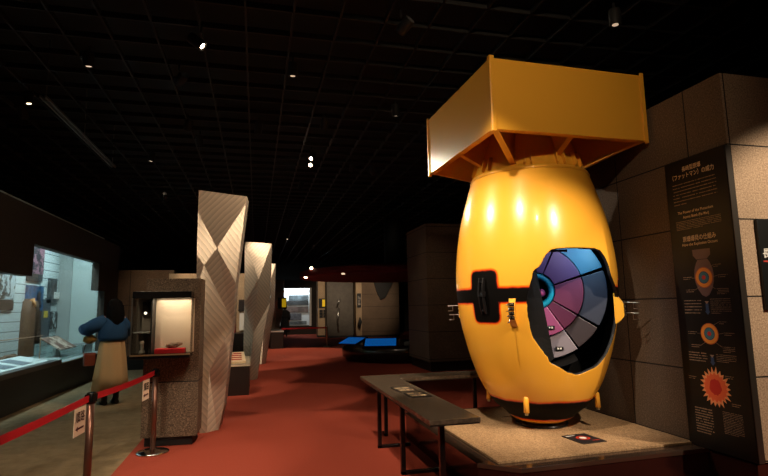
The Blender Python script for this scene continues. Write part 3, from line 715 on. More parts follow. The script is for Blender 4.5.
def route_sign(a, c_, s, ztop, label):
    a = Vector(a); c_ = Vector(c_); d = (c_-a).normalized(); o2 = a.lerp(c_, s); n = Vector((d.y, -d.x))
    if n.dot(-o2) < 0: n = -n
    if Vector((n.y, -n.x)).dot(d) > 0: pass
    rt = d if Vector((1,0)).dot(d) > 0 else -d
    fn = lambda u, v, dd: (o2.x+rt.x*u+n.x*(.004+dd), o2.y+rt.y*u+n.y*(.004+dd), ztop+v)
    t = thing('route_sign', label, 'sign', (o2.x, o2.y, ztop-.2), 0, 'route signs hanging on the red belts')
    b = bm_(); prism(b, [(-.10,0),(.10,0),(.10,-.20),(-.10,-.20)], fn, 0, .003); obj('card', b, mat('cream_card', (236,216,190), .6), t)
    obj('lettering', text_bm('順路', .08, lambda u, v, dd: fn(-.078+u, -.098+v*1.05, .0035+dd), bold=.0010, fit=.156), M_blackgloss, t)
    b = bm_(); prism(b, [(-.075,-.15),(-.035,-.132),(-.035,-.143),(.07,-.143),(.07,-.157),(-.035,-.157),(-.035,-.168)], fn, .003, .0045); obj('arrow', b, mat('arrow_brown', (70,20,18), .6), t)
    return t
route_sign(PL, PN, .895, .80, 'cream route sign with arrow hanging left of the near post')
route_sign(PN, PF_, .80, .80, 'cream route sign with arrow hanging left of the far post')

# ------------------------------------------------------------------ showcase on the left
M_slat = bpy.data.materials.new('grooved_panel'); M_slat.use_nodes = True; nt = M_slat.node_tree; bs = nt.nodes['Principled BSDF']; bs.inputs['Roughness'].default_value = .6
tc = nt.nodes.new('ShaderNodeTexCoord'); sp = nt.nodes.new('ShaderNodeSeparateXYZ'); md = nt.nodes.new('ShaderNodeMath'); md.operation = 'PINGPONG'; md.inputs[1].default_value = .095
lt = nt.nodes.new('ShaderNodeMath'); lt.operation = 'LESS_THAN'; lt.inputs[1].default_value = .007; mx = nt.nodes.new('ShaderNodeMix'); mx.data_type = 'RGBA'
mx.inputs[6].default_value = lin((196,206,204)); mx.inputs[7].default_value = lin((70,84,88))
for a_, b_ in ((tc.outputs['Object'], sp.inputs[0]), (sp.outputs[2], md.inputs[0]), (md.outputs[0], lt.inputs[0]), (lt.outputs[0], mx.inputs[0]), (mx.outputs[2], bs.inputs['Base Color'])): nt.links.new(a_, b_)
t = thing('built_in_showcase', 'long lit showcase with grooved white back set in the left wall', 'showcase', (-4.0,10,0))
M_int = mat('pale_interior', (176,188,184), .6)
obj('back_panel', box(bm_(), -4.75, -4.70, 5.9, 14.25, 0, 3.3), M_slat, t)
obj('end_panel', box(bm_(), -4.42, -3.76, 14.22, 14.27, .0, 3.3), M_int, t)
obj('corner_post', box(bm_(), -4.70, -4.42, 14.16, 14.24, .0, 3.3), mat('grey_post', (150,156,152), .5), t)
obj('end_panel', box(bm_(), -4.7, -3.76, 5.9, 5.95, 0, 3.3), M_int, t)
obj('top_panel', box(bm_(), -4.75, -3.75, 5.9, 14.25, 3.3, 3.34), M_int, t)
obj('base', box(bm_(), -3.75, -3.56, 6.0, 13.92, 0, .54), mat('base_black', (22,19,17), .5), t)
obj('sill', box(bm_(), -3.75, -3.54, 6.0, 11.1, .54, .62), mat('sill_dark', (60,56,52), .35), t)
obj('sill', box(bm_(), -3.75, -3.54, 11.1, 13.92, .54, .565), mat('sill_pale', (170,182,180), .4), t)
obj('deck', box(bm_(), -4.70, -3.75, 6.0, 14.2, .48, .53), M_int, t)
b = bm_(); box(b, -3.70, -3.692, 6.0, 11.0, .62, 2.64); box(b, -3.70, -3.692, 11.01, 13.9, .566, 2.64)
obj('glass_pane', b, G_case, t)
obj('light_strip', box(bm_(), -4.2, -3.95, 6.2, 13.9, 3.24, 3.29), mat('cool_tube', (220,240,245), .5, emit=(205,235,240), es=3), t)
# sloped caption desk
td = thing('caption_desk', 'white sloped desk with blue-grey caption cards along the front of the long showcase', 'display desk', (-3.95,9,.53))
b = bm_(); prism(b, [(-4.20,.53),(-3.72,.53),(-3.72,.62),(-4.20,.72)], lambda u, v, d: (u, d, v), 6.1, 11.0); obj('slope', b, mat('desk_white', (206,216,214), .5), td)
nv = Vector((.10,0,.48)).normalized(); sv = Vector((.48,0,-.10)).normalized()
yy = 6.5; k = 0
while yy < 10.7:
    b = bm_(); obox(b, Vector((-3.955,yy,.669))+nv*.002, sv, (0,1,0), nv, .36, .40, .006); obj('caption_card', b, mat('slate_card', (86,104,116), .5), td)
    yy += .62; k += 1
# relic fragments on the desk
for i in range(7):
    b = bm_(); bmesh.ops.create_icosphere(b, subdivisions=2, radius=1); xx = -4.33+random.uniform(-.02,.03); yy = 9.2+i*.31
    sx_, sy_, sz_ = random.uniform(.045,.07), random.uniform(.12,.19), random.uniform(.03,.05)
    for v in b.verts:
        k = 1+.4*noise.noise(v.co*2+Vector((i*3,0,0))); v.co = Vector((xx+v.co.x*sx_*k, yy+v.co.y*sy_*k, max(.676, .72+v.co.z*sz_*k)))
    lb = ['nearest','second','third','fourth','fifth','sixth','farthest'][i]
    tag(obj('cloth_fragment', b, mat('burnt_cloth', (110,84,62), .9, col2=(70,52,40), cscale=30)), 'brown tattered cloth fragment behind the caption desk, %s of the row'%lb, 'relic', 'cloth fragments behind the caption desk')
tag(obj('relic_shelf', box(bm_(), -4.45, -4.23, 8.1, 11.36, .655, .675), mat('glass_grey', (150,166,166), .2)), 'narrow pale shelf under the row of cloth fragments', 'shelf')
# glass museum tables further along
t = thing('museum_table', 'glass-topped table case with a colourful open book inside the long showcase', 'table case', (-3.98,12,.53))
obj('box', box(bm_(), -4.2, -3.74, 11.6, 12.95, .53, .60), mat('table_pale', (190,204,202), .4), t)
b = bm_(); obox(b, (-4.0,12.3,.87), (1,0,-.62), (0,1,0), (.62,0,1), .46, .95, .02); obj('book_page', b, mat('printed_page', (96,60,44), .6, col2=(190,170,150), cscale=5, lo=.45, hi=.55), t)
b = bm_(); obox(b, (-4.03,12.3,.71), (1,0,0), (0,1,0), (0,0,1), .05, .3, .24); obj('book_rest', b, mat('table_pale', (190,204,202), .4), t)
b = bm_(); box(b, -4.2, -4.195, 11.6, 12.95, .6, .95); box(b, -3.75, -3.745, 11.6, 12.95, .6, .78); obj('glass_side', b, G_case, t)
t = thing('museum_table', 'low glass table case with grey captions beyond the open book', 'table case', (-3.98,13.3,.53))
obj('box', box(bm_(), -4.2, -3.78, 13.05, 13.85, .53, .76), mat('table_pale', (190,204,202), .4), t)
b = bm_(); box(b, -4.15, -3.83, 13.1, 13.42, .76, .77); box(b, -4.15, -3.83, 13.48, 13.8, .76, .77); obj('caption_card', b, mat('grey_card', (96,104,104), .5), t)
# things on the grooved back
def bpanel(name, y0, y1, z0, z1, m, label, cat='photograph', th=.03, fr_=None):
    o = obj(name, box(bm_(), -4.699, -4.699+th, y0, y1, z0, z1), m); tag(o, label, cat); return o
def picmat(name, c1, c2, sc, lo=.42, hi=.58): return mat(name, c1, .5, col2=c2, cscale=sc, cdet=5, lo=lo, hi=hi)
s_ = 1.
def bz(z): return 1.5+(z-1.5)*s_
bpanel('mounted_photograph', 10.6, 11.77, bz(1.77), bz(2.26), picmat('sketch_print', (176,190,192), (30,36,38), 5, .5, .54), 'pale panel with dark branching drawing at the far left of the grooved back')
bpanel('mounted_photograph', 10.8, 11.75, bz(1.56), bz(1.76), picmat('ruin_print', (30,22,20), (62,48,42), 4), 'dark brown photograph under the branching drawing')
bpanel('mounted_photograph', 12.54, 13.12, bz(2.35), bz(2.95), picmat('pink_print', (140,96,108), (28,22,30), 7, .47, .53), 'pinkish photograph high on the grooved back')
bpanel('mounted_photograph', 12.30, 13.10, bz(2.17), bz(2.345), picmat('dark_print', (20,18,20), (44,40,42), 5), 'dark strip photograph directly under the pinkish one')
bpanel('mounted_portrait', 12.32, 13.13, bz(1.55), bz(2.08), picmat('blue_print', (14,84,130), (12,44,74), 3), 'blue portrait panel behind the brown coat', 'portrait', .06)
tag(obj('title_card', box(bm_(), -4.66, -4.65, 13.80, 14.14, 1.83, 1.985), M_white), 'small white card at the corner of the tall narrow grey photograph', 'card')
b = bm_(); lathe(b, [(.0,1.62),(.09,1.63),(.10,1.70),(.045,1.74),(.06,1.80),(.055,1.86),(.01,1.89)], 14, (0,0), sy=.15); 
for v in b.verts: v.co = Vector((-4.625+v.co.y, 12.85+v.co.x*1.4, 1.60+(v.co.z-1.62)*1.4))
tag(obj('portrait_cutout', b, mat('figure_dark', (50,36,40), .7)), 'dark bust figure on the blue portrait panel', 'portrait')
bpanel('caption_board', 13.16, 13.68, .95, bz(1.80), mat('grey_board', (70,78,86), .5), 'grey caption board beside the brown coat', 'caption board')
b = box(bm_(), -4.668, -4.66, 13.30, 13.50, 1.39, 1.54); tag(obj('yellow_tag', b, mat('tag_yellow', (220,190,50), .5)), 'small yellow tag on the grey caption board', 'tag')
bpanel('mounted_photograph', 13.49, 13.99, bz(1.84), bz(2.30), picmat('grey_print', (30,34,36), (84,90,92), 6), 'tall narrow grey photograph near the corner post')
bpanel('mounted_photograph', 13.40, 14.03, bz(1.72), bz(1.835), picmat('dark_strip_print', (56,60,62), (90,96,96), 6), 'short dark photograph just under the narrow grey one')
bpanel('mounted_photograph', 13.70, 14.15, bz(1.12), bz(1.52), picmat('bw_print', (14,16,18), (190,200,200), 6, .50, .55), 'black and white photograph low beside the corner post')
# brown coat on a stand
t = thing('coat_on_stand', 'brown tattered student coat hung on a stand in the long showcase', 'coat', (-4.35,11.68,.53))
b = bm_(); N = 30; g = []
for j in range(15):
    s = j/14; z = .66+1.12*s
    rx = .21-.04*s if s < .82 else .18*(1-(s-.82)/.18*.65); ry = .11 if s < .85 else .08
    g.append([b.verts.new((-4.37+ry*cos(2*pi*k/N)*(1+.15*sin(k*2.6)), 11.68+rx*sin(2*pi*k/N)*(1+.04*noise.noise(Vector((k,s*5,0)))), z)) for k in range(N)])
for p, q in zip(g, g[1:]):
    for k in range(N):
        f = b.faces.new((p[k], p[(k+1)%N], q[(k+1)%N], q[k])); f.smooth = True
b.faces.new(g[-1]); b.faces.new(g[0][::-1])
M_coat = mat('brown_wool', (58,40,29), .95, col2=(88,64,46), cscale=12, bump=.4, bscale=40)
obj('coat_body', b, M_coat, t)
for sg in (-1,1):
    b = bm_(); tube(b, [(-4.35,11.68+sg*.15,1.72),(-4.32,11.68+sg*.24,1.45),(-4.30,11.68+sg*.27,1.1),(-4.28,11.68+sg*.26,.88)], [.075,.085,.075,.07], 12); obj('sleeve', b, M_coat, t)
b = bm_(); tube(b, [(-4.31,11.61,1.76),(-4.27,11.68,1.64),(-4.31,11.688,1.78)], .03, 8); obj('collar', b, mat('lining_tan', (176,120,70), .9), t)
b = bm_(); tube(b, [(-4.37,11.68,.53),(-4.37,11.68,.7)], .015, 8); lathe(b, [(.1,.531),(.1,.54)], 16, (-4.37,11.68)); obj('stand', b, M_chrome, t)
# round object with copper rail in front of the coat
b = bm_(); tube(b, [(-3.85,8.2,1.08),(-3.85,11.0,1.08)], .008, 6); tube(b, [(-3.85,8.2,.665),(-3.85,8.2,1.08)], .008, 6); tube(b, [(-3.85,10.9,.665),(-3.85,10.9,1.08)], .008, 6)
tag(obj('display_rail', b, mat('copper_rod', (190,140,100), .3, .7)), 'thin copper rod rail above the caption desk', 'rail')

# ------------------------------------------------------------------ exhibits between the columns
t = thing('document_case', 'low dark glass-topped case with red and white booklets behind the first fluted column', 'display case', (-.5,10.6,0))
obj('base', box(bm_(), -1.3, -.10, 9.67, 11.4, 0, .50), mat('base_brown', (40,30,26), .4), t, bevel=.004)
obj('top', box(bm_(), -1.3, -.09, 9.66, 11.41, .50, .53), mat('top_cream', (206,186,160), .5), t)
b = bm_(); box(b, -1.3, -.095, 9.665, 9.67, .53, .85); box(b, -.10, -.095, 9.67, 11.4, .53, .85); obj('glass_pane', b, G_clear, t)
t2 = thing('booklet', 'cream booklet with red print lying in the low dark case', 'booklet', (-.32,10.2,.53), 0)
b = bm_(); obox(b, (-.36,10.15,.615), (1,.1,0), (-.1,1,.28), (0,-.28,1), .34, .5, .03); obj('pages', b, mat('booklet_cream', (240,214,180), .6), t2)
b = bm_(); 
for q in range(4): obox(b, (-.36+.01*q,10.0+.1*q,  .591+.028*q), (1,.1,0), (-.1,1,.28), (0,-.28,1), .24-.03*q, .03, .012)
obj('red_print', b, mat('red_ink', (196,50,36), .6), t2)
t = thing('exhibit_screen', 'beige lit wall screen with a red banner between the first two fluted columns', 'screen', (-1.0,14.2,0))
obj('panel', box(bm_(), -2.2, -.2, 14.3, 14.5, 0, 2.45), M_lobby, t)
obj('banner', box(bm_(), -.80, -.52, 14.22, 14.28, .62, 1.60), mat('banner_red', (150,24,26), .7), t)
obj('cabinet', box(bm_(), -.9, -.25, 13.7, 14.2, 0, .9), mat('cabinet_black', (18,14,14), .4), t)
b = bm_(); box(b, -.45,-.26, 14.2, 14.28, 1.45, 1.75); obj('photo_board', b, mat('board_dark', (32,26,26), .5), t)
b = bm_(); box(b, -.42,-.27, 14.2, 14.27, .95, 1.40); obj('notice', b, M_white, t)
t = thing('low_case', 'low lit case beside the farthest fluted column', 'display case', (.95,21,0))
obj('base', box(bm_(), .55, 1.02, 20.2, 22.4, 0, .62), mat('base_brown', (40,30,26), .4), t)
obj('top', box(bm_(), .55, 1.03, 20.19, 22.41, .62, .66), M_white, t)

# ------------------------------------------------------------------ far end: bright window case, notices, person, tape
t = thing('photo_wall_case', 'bright white display of aerial photographs at the far end of the hall', 'display', (2.2,30.8,0))
obj('back_panel', box(bm_(), 1.3, 3.1, 30.98, 31.0, .5, 2.66), mat('panel_lit', (226,236,240), .6), t)
obj('top_light', box(bm_(), 1.35, 3.05, 30.55, 30.7, 2.60, 2.64), mat('cool_tube2', (230,240,250), .5, emit=(225,238,245), es=9), t)
for i, (z0, z1, x0, x1, c) in enumerate(((1.95,2.28,1.85,3.0,(90,104,110)),(1.68,1.93,1.6,3.0,(56,60,62)),(1.25,1.6,1.7,3.0,(120,100,92)),(.8,1.2,1.9,2.6,(110,112,120)),(.55,.75,1.5,2.9,(120,130,134)))):
    obj('photo_board', box(bm_(), x0, x1, 30.94, 30.975, z0, z1), picmat('aerial_%d'%i, c, tuple(int(v*.6) for v in c), 3), t)
obj('photo_board', box(bm_(), 1.35, 1.6, 30.94, 30.975, 1.75, 2.25), picmat('lilac_print', (150,150,200), (200,210,230), 4), t)
obj('case_frame', merge([box(bm_(), 1.28,1.34,30.3,30.4,.48,2.68), box(bm_(), 3.0,3.12,30.3,30.4,.48,2.68)]), M_white, t)
def notice(x, y, label, c=(235,190,30)):
    t = thing('wall_notice', label, 'notice', (x,y,1.6))
    obj('board', box(bm_(), x-.16, x+.22, y-.03, y, 1.5, 1.98), M_black, t)
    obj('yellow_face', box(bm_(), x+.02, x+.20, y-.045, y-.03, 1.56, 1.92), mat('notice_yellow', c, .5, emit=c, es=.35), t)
    return t
notice(3.30, 26.88, 'yellow and black notice on the beige pier')
notice(1.08, 23.25, 'yellow and black notice beside the farthest fluted column')
b = bm_(); 
for i in range(3):
    for j in range(2): box(b, 3.18+.2*j, 3.35+.2*j, 26.86, 26.90, 1.0+.14*i, 1.12+.14*i)
tag(obj('photo_grid', b, M_black), 'grid of small black photographs below the yellow notice on the beige pier', 'photographs')
t = thing('framed_picture', 'black framed picture on the narrow pale pier', 'picture', (4.97,25.37,1.5))
obj('frame', box(bm_(), 4.87, 5.07, 25.35, 25.39, 1.48, 2.18), M_black, t); obj('print', box(bm_(), 4.90, 5.04, 25.33, 25.35, 1.6, 2.05), picmat('bw2', (40,36,34), (150,140,130), 8), t)
b = bm_(); tube(b, [(4.99,25.30,.45),(4.97,25.30,.65),(5.0,25.30,.8),(4.99,25.30,1.0)], [.03,.10,.09,.03], 10); tag(obj('wall_extinguisher', b, M_black), 'small dark bottle-shaped fixture low on the narrow pale pier', 'fixture')
b = bm_(); prism(b, [(5.75,2.85),(6.9,2.95),(6.35,1.95),(6.1,1.85),(5.9,2.3)], lambda u, v, d: (u, d, v), 25.5, 25.58); tag(obj('pier_shadow', b, mat('pier_shadow_dark', (26,22,20), .8)), 'dark panel painted as the diagonal shadow on the wide brown pier', 'shadow')  # dark slab stands in for the diagonal shadow on this pier
b = bm_(); tube(b, [(4.0,25.85,.3),(3.95,25.8,.9),(4.02,25.8,1.5)], .03, 8); tube(b, [(3.92,25.85,1.5),(4.05,25.78,1.95)], .02, 8); tag(obj('steel_rail', b, M_chrome), 'upright curved steel rail on the dark grey pier', 'rail')
t = thing('barrier_post', 'white slim barrier post near the round canopy, far down the aisle', 'barrier post', (2.696,20.335,0))
b = bm_(); lathe(b, [(.03,.02),(.03,.80)], 12, (2.696,20.335)); obj('pole', b, mat('post_cream', (200,180,160), .5), t)
b = bm_(); lathe(b, [(.14,0),(.14,.02)], 20, (2.696,20.335)); obj('base', b, mat('post_cream', (200,180,160), .5), t)
b = bm_(); box(b, .95, 2.67, 20.33, 20.335, .70, .76); tag(obj('barrier_belt', b, M_red), 'distant red belt crossing the aisle in front of the bright display', 'barrier belt')

# ------------------------------------------------------------------ round canopy and console
CX, CY, CR = 4.42, 16.35, 3.1
t = thing('round_canopy', 'large dark red disc canopy hanging over the round console', 'canopy', (CX,CY,2.43))
M_can = mat('oxblood_lacquer', (96,18,16), .7, spec=.2)
obj('disc', lathe(bm_(), [(.5,2.47),(2.6,2.43),(CR-.05,2.43),(CR,2.45),(CR,2.62),(CR-.12,2.66),(2.2,2.75),(.5,2.8)], 96, (CX,CY)), M_can, t)
b = bm_(); tube(b, [(CX,CY,2.78),(CX,CY,4.95)], .35, 32); obj('stem', b, M_black, t)
for i, (x, y, z) in enumerate(((1.45,15.75,2.425),(1.56,15.18,2.66),(2.33,14.12,2.425))):
    b = bm_(); lathe(b, [(.05,z-.02),(.05,z+.02)], 16, (x,y)) if i != 1 else bmesh.ops.create_uvsphere(b, u_segments=12, v_segments=8, radius=.045, matrix=Matrix.Translation((x,y,z)))
    obj('downlight', b, mat('canopy_lamp_%d'%(i//2), (255,240,215), .5, emit=(255,225,185), es=12 if i < 2 else 1.0), t)
t = thing('round_console', 'low black round console with glowing blue screens beside the stone column', 'console', (4.2,15.0,0))
obj('drum', lathe(bm_(), [(1.62,0),(1.66,.05),(1.74,.10),(1.76,.38),(1.70,.43),(1.2,.45)], 72, (4.2,15.0)), mat('console_black', (24,22,20), .25), t)
M_scr = mat('blue_screen', (10,60,110), .2, emit=(20,130,235), es=.24)
def screen(cx, cy, ang, w, d, label):
    a = radians(ang); r = Vector((cos(a), sin(a), 0)); f = Vector((-sin(a), cos(a), 0)); up = Vector((0,0,1)); n = (up - f*.30).normalized(); s = (f+up*.30).normalized()
    b = bm_(); obox(b, (cx,cy,.52), r, s, n, w+.12, d+.12, .05); h = obj('screen_housing', b, M_blackgloss, t)
    b = bm_(); obox(b, Vector((cx,cy,.52))+n*.028, r, s, n, w, d, .006); obj('screen', b, M_scr, h, label=label)
    b = bm_(); obox(b, Vector((cx,cy,.45)), r, f, up, w*.6, d*.6, .08); obj('screen_support', b, M_black, h)
screen(2.72, 15.0, -48, .60, .50, 'narrow blue screen'); screen(3.32, 13.95, -16, .85, .55, 'wide blue screen')
b = bm_(); prism(b, [(3.85,13.5),(5.2,13.8),(5.2,14.7),(4.4,14.4),(4.1,13.9)], lambda u, v, d: (u, v, d+.05*noise.noise(Vector((u*3, v*3, 1)))), .45, .56); 
obj('relief_model', b, mat('relief_grey', (120,116,112), .6), t, bevel=.02)

# ------------------------------------------------------------------ people
def skin_mesh(V, E, name, m, parent, sub=2):
    me = bpy.data.meshes.new(name); me.from_pydata([v[:3] for v in V], E, []); o = bpy.data.objects.new(name, me); COL.objects.link(o)
    o.modifiers.new('skin', 'SKIN'); sd = o.modifiers.new('sub', 'SUBSURF'); sd.levels = sub; sd.render_levels = sub
    if not me.skin_vertices: me.skin_vertices.new(name='')
    for i, v in enumerate(V):
        r = v[3]; me.skin_vertices[0].data[i].radius = (r, r) if not isinstance(r, tuple) else r
        me.skin_vertices[0].data[i].use_root = (i == 0)
    bpy.context.view_layer.update()
    dg = bpy.context.evaluated_depsgraph_get(); m2 = bpy.data.meshes.new_from_object(o.evaluated_get(dg)); bpy.data.objects.remove(o); bpy.data.meshes.remove(me)
    b = bmesh.new(); b.from_mesh(m2); bpy.data.meshes.remove(m2)
    return b
def person(x, y, face, label, top_c, skirt_c, arm_left, hair_long=True, h=1.66):
    """face: world heading (radians) the person looks along; arm_left: raised elbow"""
    root = thing('person', label, 'person', (x,y,0))
    f = Vector((cos(face), sin(face), 0)); l = Vector((-sin(face), cos(face), 0))      # forward, the person's own left
    k = h/1.66
    def P(fw, lf, z): q = Vector((x,y,0))+f*fw*k+l*lf*k; return (q.x, q.y, z*k)
    V = []; E = []
    def add(p, r, par=None):
        V.append((*p, r)); i = len(V)-1
        if par is not None: E.append((par, i))
        return i
    pel = add(P(0,0,.92), .13); w_ = add(P(0,0,1.08), .115, pel); ch = add(P(0,0,1.26), .125, w_); nk = add(P(-.01,0,1.42), .05, ch); hd = add(P(.015,0,1.50), .075, nk); ht = add(P(.01,0,1.60), .072, hd)
    nose = add(P(.09,0,1.535), .014, hd)
    for s in (1,-1):
        hp = add(P(0,.09*s,.86), .085, pel); kn = add(P(.02,.09*s,.48), .055, hp); an = add(P(-.01,.09*s,.10), .036, kn); to = add(P(.13,.10*s,.035), .034, an)
        sh = add(P(0,.17*s,1.36), .055, ch)
        if arm_left: el = add(P(.12,.36*s,1.20) if s > 0 else P(.10,.26*s,1.12), .042, sh); ha = add(P(.34,.16*s,1.28), .026, el)
        else: el = add(P(-.02,.23*s,1.08), .04, sh); ha = add(P(.08,.23*s,.86), .026, el)
        d = (Vector(V[ha][:3])-Vector(V[el][:3])).normalized(); sd_ = l*(-s)
        pm = add(tuple(Vector(V[ha][:3])+d*.05), (.030,.018), ha)
        for q, (off, ln) in enumerate(((-.024,.06),(-.008,.07),(.008,.068),(.024,.055))):
            b0 = Vector(V[pm][:3])+d*.03+Vector((0,0,1))*off; k1 = add(tuple(b0), .0085, pm); k2 = add(tuple(b0+d*ln*.5+sd_*.012), .008, k1); add(tuple(b0+d*ln*.85+sd_*.03), .007, k2)
        th = add(tuple(Vector(V[ha][:3])+d*.02+Vector((0,0,.03))), .010, ha); add(tuple(Vector(V[th][:3])+d*.03+Vector((0,0,.02))), .009, th)
    b = skin_mesh(V, E, 'body', None, None)
    skin = mat('skin_tone', (176,126,98), .6)
    body = obj('body', b, skin, root, smooth=True)
    def ell(prof, m, name, N=36, folds=0, amp=0, cx=0, cy=0):
        b = bm_(); g = []
        for (z, rl, rf, of) in prof:
            g.append([b.verts.new(P(of+cx+rf*cos(2*pi*i/N)*(1+amp*sin(folds*2*pi*i/N+z*2)), cy+rl*sin(2*pi*i/N)*(1+amp*sin(folds*2*pi*i/N+z*2)), z)) for i in range(N)])
        for p, q in zip(g, g[1:]):
            for i in range(N):
                ff = b.faces.new((p[i], p[(i+1)%N], q[(i+1)%N], q[i])); ff.smooth = True
        b.faces.new(g[-1]); b.faces.new(g[0][::-1]); return obj(name, b, m, root)
    ell([(.23,.27,.22,.02),(.45,.25,.20,.01),(.75,.21,.175,0),(.95,.185,.15,0),(1.05,.155,.125,0)], mat('skirt_%d'%skirt_c[0], skirt_c, .9, bump=.2, bscale=60), 'skirt', 48, 9, .045)
    mt = mat('top_%d'%top_c[2], top_c, .9, bump=.2, bscale=90)
    ell([(1.00,.20,.165,0),(1.06,.225,.18,0),(1.18,.22,.175,0),(1.30,.205,.16,0),(1.385,.15,.12,0),(1.43,.075,.07,-.01)], mt, 'top', 40, 7, .03)
    for s in (1,-1):
        b = bm_()
        if arm_left and s > 0: tube(b, [P(0,.12,1.33),P(.03,.25,1.26),P(.10,.37,1.18),P(.16,.36,1.19),P(.27,.24,1.24)], [.10,.115,.105,.10,.06], 16)
        elif arm_left: tube(b, [P(0,-.12,1.32),P(.05,-.22,1.22),P(.10,-.27,1.13),P(.20,-.23,1.18),P(.30,-.18,1.25)], [.095,.10,.09,.075,.055], 16)
        else: tube(b, [P(0,.12*s,1.33),P(-.01,.19*s,1.24),P(-.02,.235*s,1.08),P(.07,.235*s,.90)], [.085,.08,.065,.05], 16)
        obj('sleeve', b, mt, root)
    mh = mat('black_hair', (9,7,7), .9, spec=.1, bump=.3, bscale=120)
    b = bm_(); bmesh.ops.create_icosphere(b, subdivisions=4, radius=1)
    for v in b.verts:
        c_ = v.co.copy(); fw = c_.x; z = c_.z
        if hair_long and z < 0: fw = min(fw, .25); zz = 1.56+z*.40; rr = .12*(1+.42*min(1, -z*1.3))
        else: zz = 1.56+z*.115; rr = .115
        nn = 1+.06*noise.noise(Vector((c_.x*4, c_.y*4, c_.z*2)))
        v.co = Vector(P(-.03+fw*rr*.95*nn-(.03 if z < 0 else 0), c_.y*rr*nn, zz))
    obj('hair', b, mh, root, smooth=True)
    for s in (1,-1):
        b = bm_(); tube(b, [P(-.01,.09*s,.26),P(-.01,.09*s,.12),P(.0,.09*s,.05)], [.052,.046,.05], 14); tube(b, [P(-.055,.09*s,.036),P(.05,.095*s,.040),P(.16,.10*s,.028)], [.035,.04,.027], 14)
        obj('boot', b, mat('boot_black', (14,12,12), .4), root)
        b = bm_(); bmesh.ops.create_uvsphere(b, u_segments=10, v_segments=6, radius=.011); bmesh.ops.translate(b, verts=b.verts, vec=P(.082,.032*s,1.555)); obj('eye', b, M_blackgloss, root)
    return root, P
wo, PW = person(-2.30, 9.50, radians(128), 'person seen from behind in blue top and long tan skirt at the left showcase', (16,60,96), (186,150,104), True, True, 1.70)
t = thing('shoulder_bag', 'reddish brown handbag hanging at the side of the person in the tan skirt', 'bag', (-2.62,9.3,.62))
b = bm_(); obox(b, (-2.61,9.42,.74), (.8,.5,0), (-.5,.8,0), (0,0,1), .17, .09, .21, bevel=.03); obj('bag_body', b, mat('bag_leather', (112,48,28), .5), t)
b = bm_(); tube(b, [(-2.70,9.40,.84),(-2.62,9.36,1.15),(-2.42,9.36,1.40),(-2.36,9.44,1.47)], .007, 6); obj('strap', b, mat('strap_brown', (80,44,30), .6), t)
t = thing('folded_jacket', 'mustard folded jacket tucked under the arm of the person in blue', 'jacket', (-2.62,9.4,.95))
b = bm_(); bmesh.ops.create_icosphere(b, subdivisions=3, radius=1)
for v in b.verts: k = 1+.2*noise.noise(v.co*2.5); v.co = Vector((-2.62+v.co.x*.10*k, 9.42+v.co.y*.08*k, 1.06+v.co.z*.075*k))
obj('cloth', b, mat('mustard_cloth', (122,88,26), .9, bump=.3, bscale=30), t, smooth=True)
person(1.52, 28.6, radians(90), 'distant dark-clothed person standing before the bright display at the hall end', (20,18,19), (18,18,22), False, False, 1.66)

# ------------------------------------------------------------------ ceiling fixtures and lamps
WARM = (1.0, .80, .58); SOFT = (1.0, .74, .48)
def spot(x, y, z, tgt, watt, size, label, blend=.35, glow=20., col=WARM, fixture=True, rad=.03):
    t = None
    d = (Vector(tgt)-Vector((x,y,z))).normalized()
    t = thing('ceiling_spotlight', label, 'spotlight', (x,y,z), 0, 'spotlights on the black ceiling')
    q = d.to_track_quat('-Z', 'Y').to_matrix().to_4x4(); q.translation = Vector((x,y,z))
    b = bm_(); lathe(b, [(.05,.13),(.055,.11),(.055,-.02),(.050,-.03)], 20, (0,0), cap=False); bmesh.ops.transform(b, matrix=q, verts=b.verts)
    obj('housing', b, mat('fixture_black', (6,6,6), .7), t)
    b = bm_(); lathe(b, [(.028,-.022),(.028,-.018)], 20, (0,0)); bmesh.ops.transform(b, matrix=q, verts=b.verts)
    lens_ = obj('lens', b, mat('lens_%g'%glow, (255,235,210), .4, emit=(255,225,190), es=glow), t)
    b = bm_(); tube(b, [(x,y,z+.12),(x,y,4.3)], .012, 8); obj('stem', b, M_black, t)
    if watt:
        L_ = bpy.data.lights.new('spot_lamp', 'SPOT'); L_.energy = watt; L_.color = col; L_.spot_size = radians(size); L_.spot_blend = blend; L_.shadow_soft_size = rad
        o = bpy.data.objects.new('spot_lamp', L_); COL.objects.link(o); q2 = q.copy(); q2.translation = Vector((x,y,z))+d*.04; o.matrix_world = q2
        o.parent = t; o.matrix_parent_inverse = t.matrix_basis.inverted()
    return t
BZ = (2.83,4.89)
spot(-.57, 5.08, 4.1, (2.75,4.8,1.55), 480, 34, 'bright ceiling spotlight high above the first fluted column', glow=30, blend=.8)
spot(.92, 9.23, 4.1, (2.5,5.2,2.7), 280, 46, 'very bright spotlight, lower of the close pair in mid ceiling', glow=60, blend=.7)
spot(.90, 8.78, 4.1, (-.3,7.0,2.2), 170, 40, 'very bright spotlight, upper of the close pair in mid ceiling', glow=40)
spot(.71, 2.73, 4.1, (2.6,4.75,1.35), 420, 42, 'spotlight above the barrier counter, out of the picture', glow=20, blend=.8)
spot(1.5, 1.4, 4.1, (2.6,4.6,3.2), 105, 80, 'dim wide fill spotlight added for the bomb tail, out of the picture', glow=3, blend=1, col=(1,.74,.48))  # added fill lamp, gives the tail box its even dim light
spot(3.05, 1.01, 4.1, (2.7,4.6,1.15), 560, 34, 'spotlight in front of the bomb, out of the picture', glow=20, blend=.8)
spot(5.2, .0, 4.1, (4.6,3.3,1.0), 900, 52, 'spotlight lighting the granite end wall, out of the picture', glow=20, blend=.35)
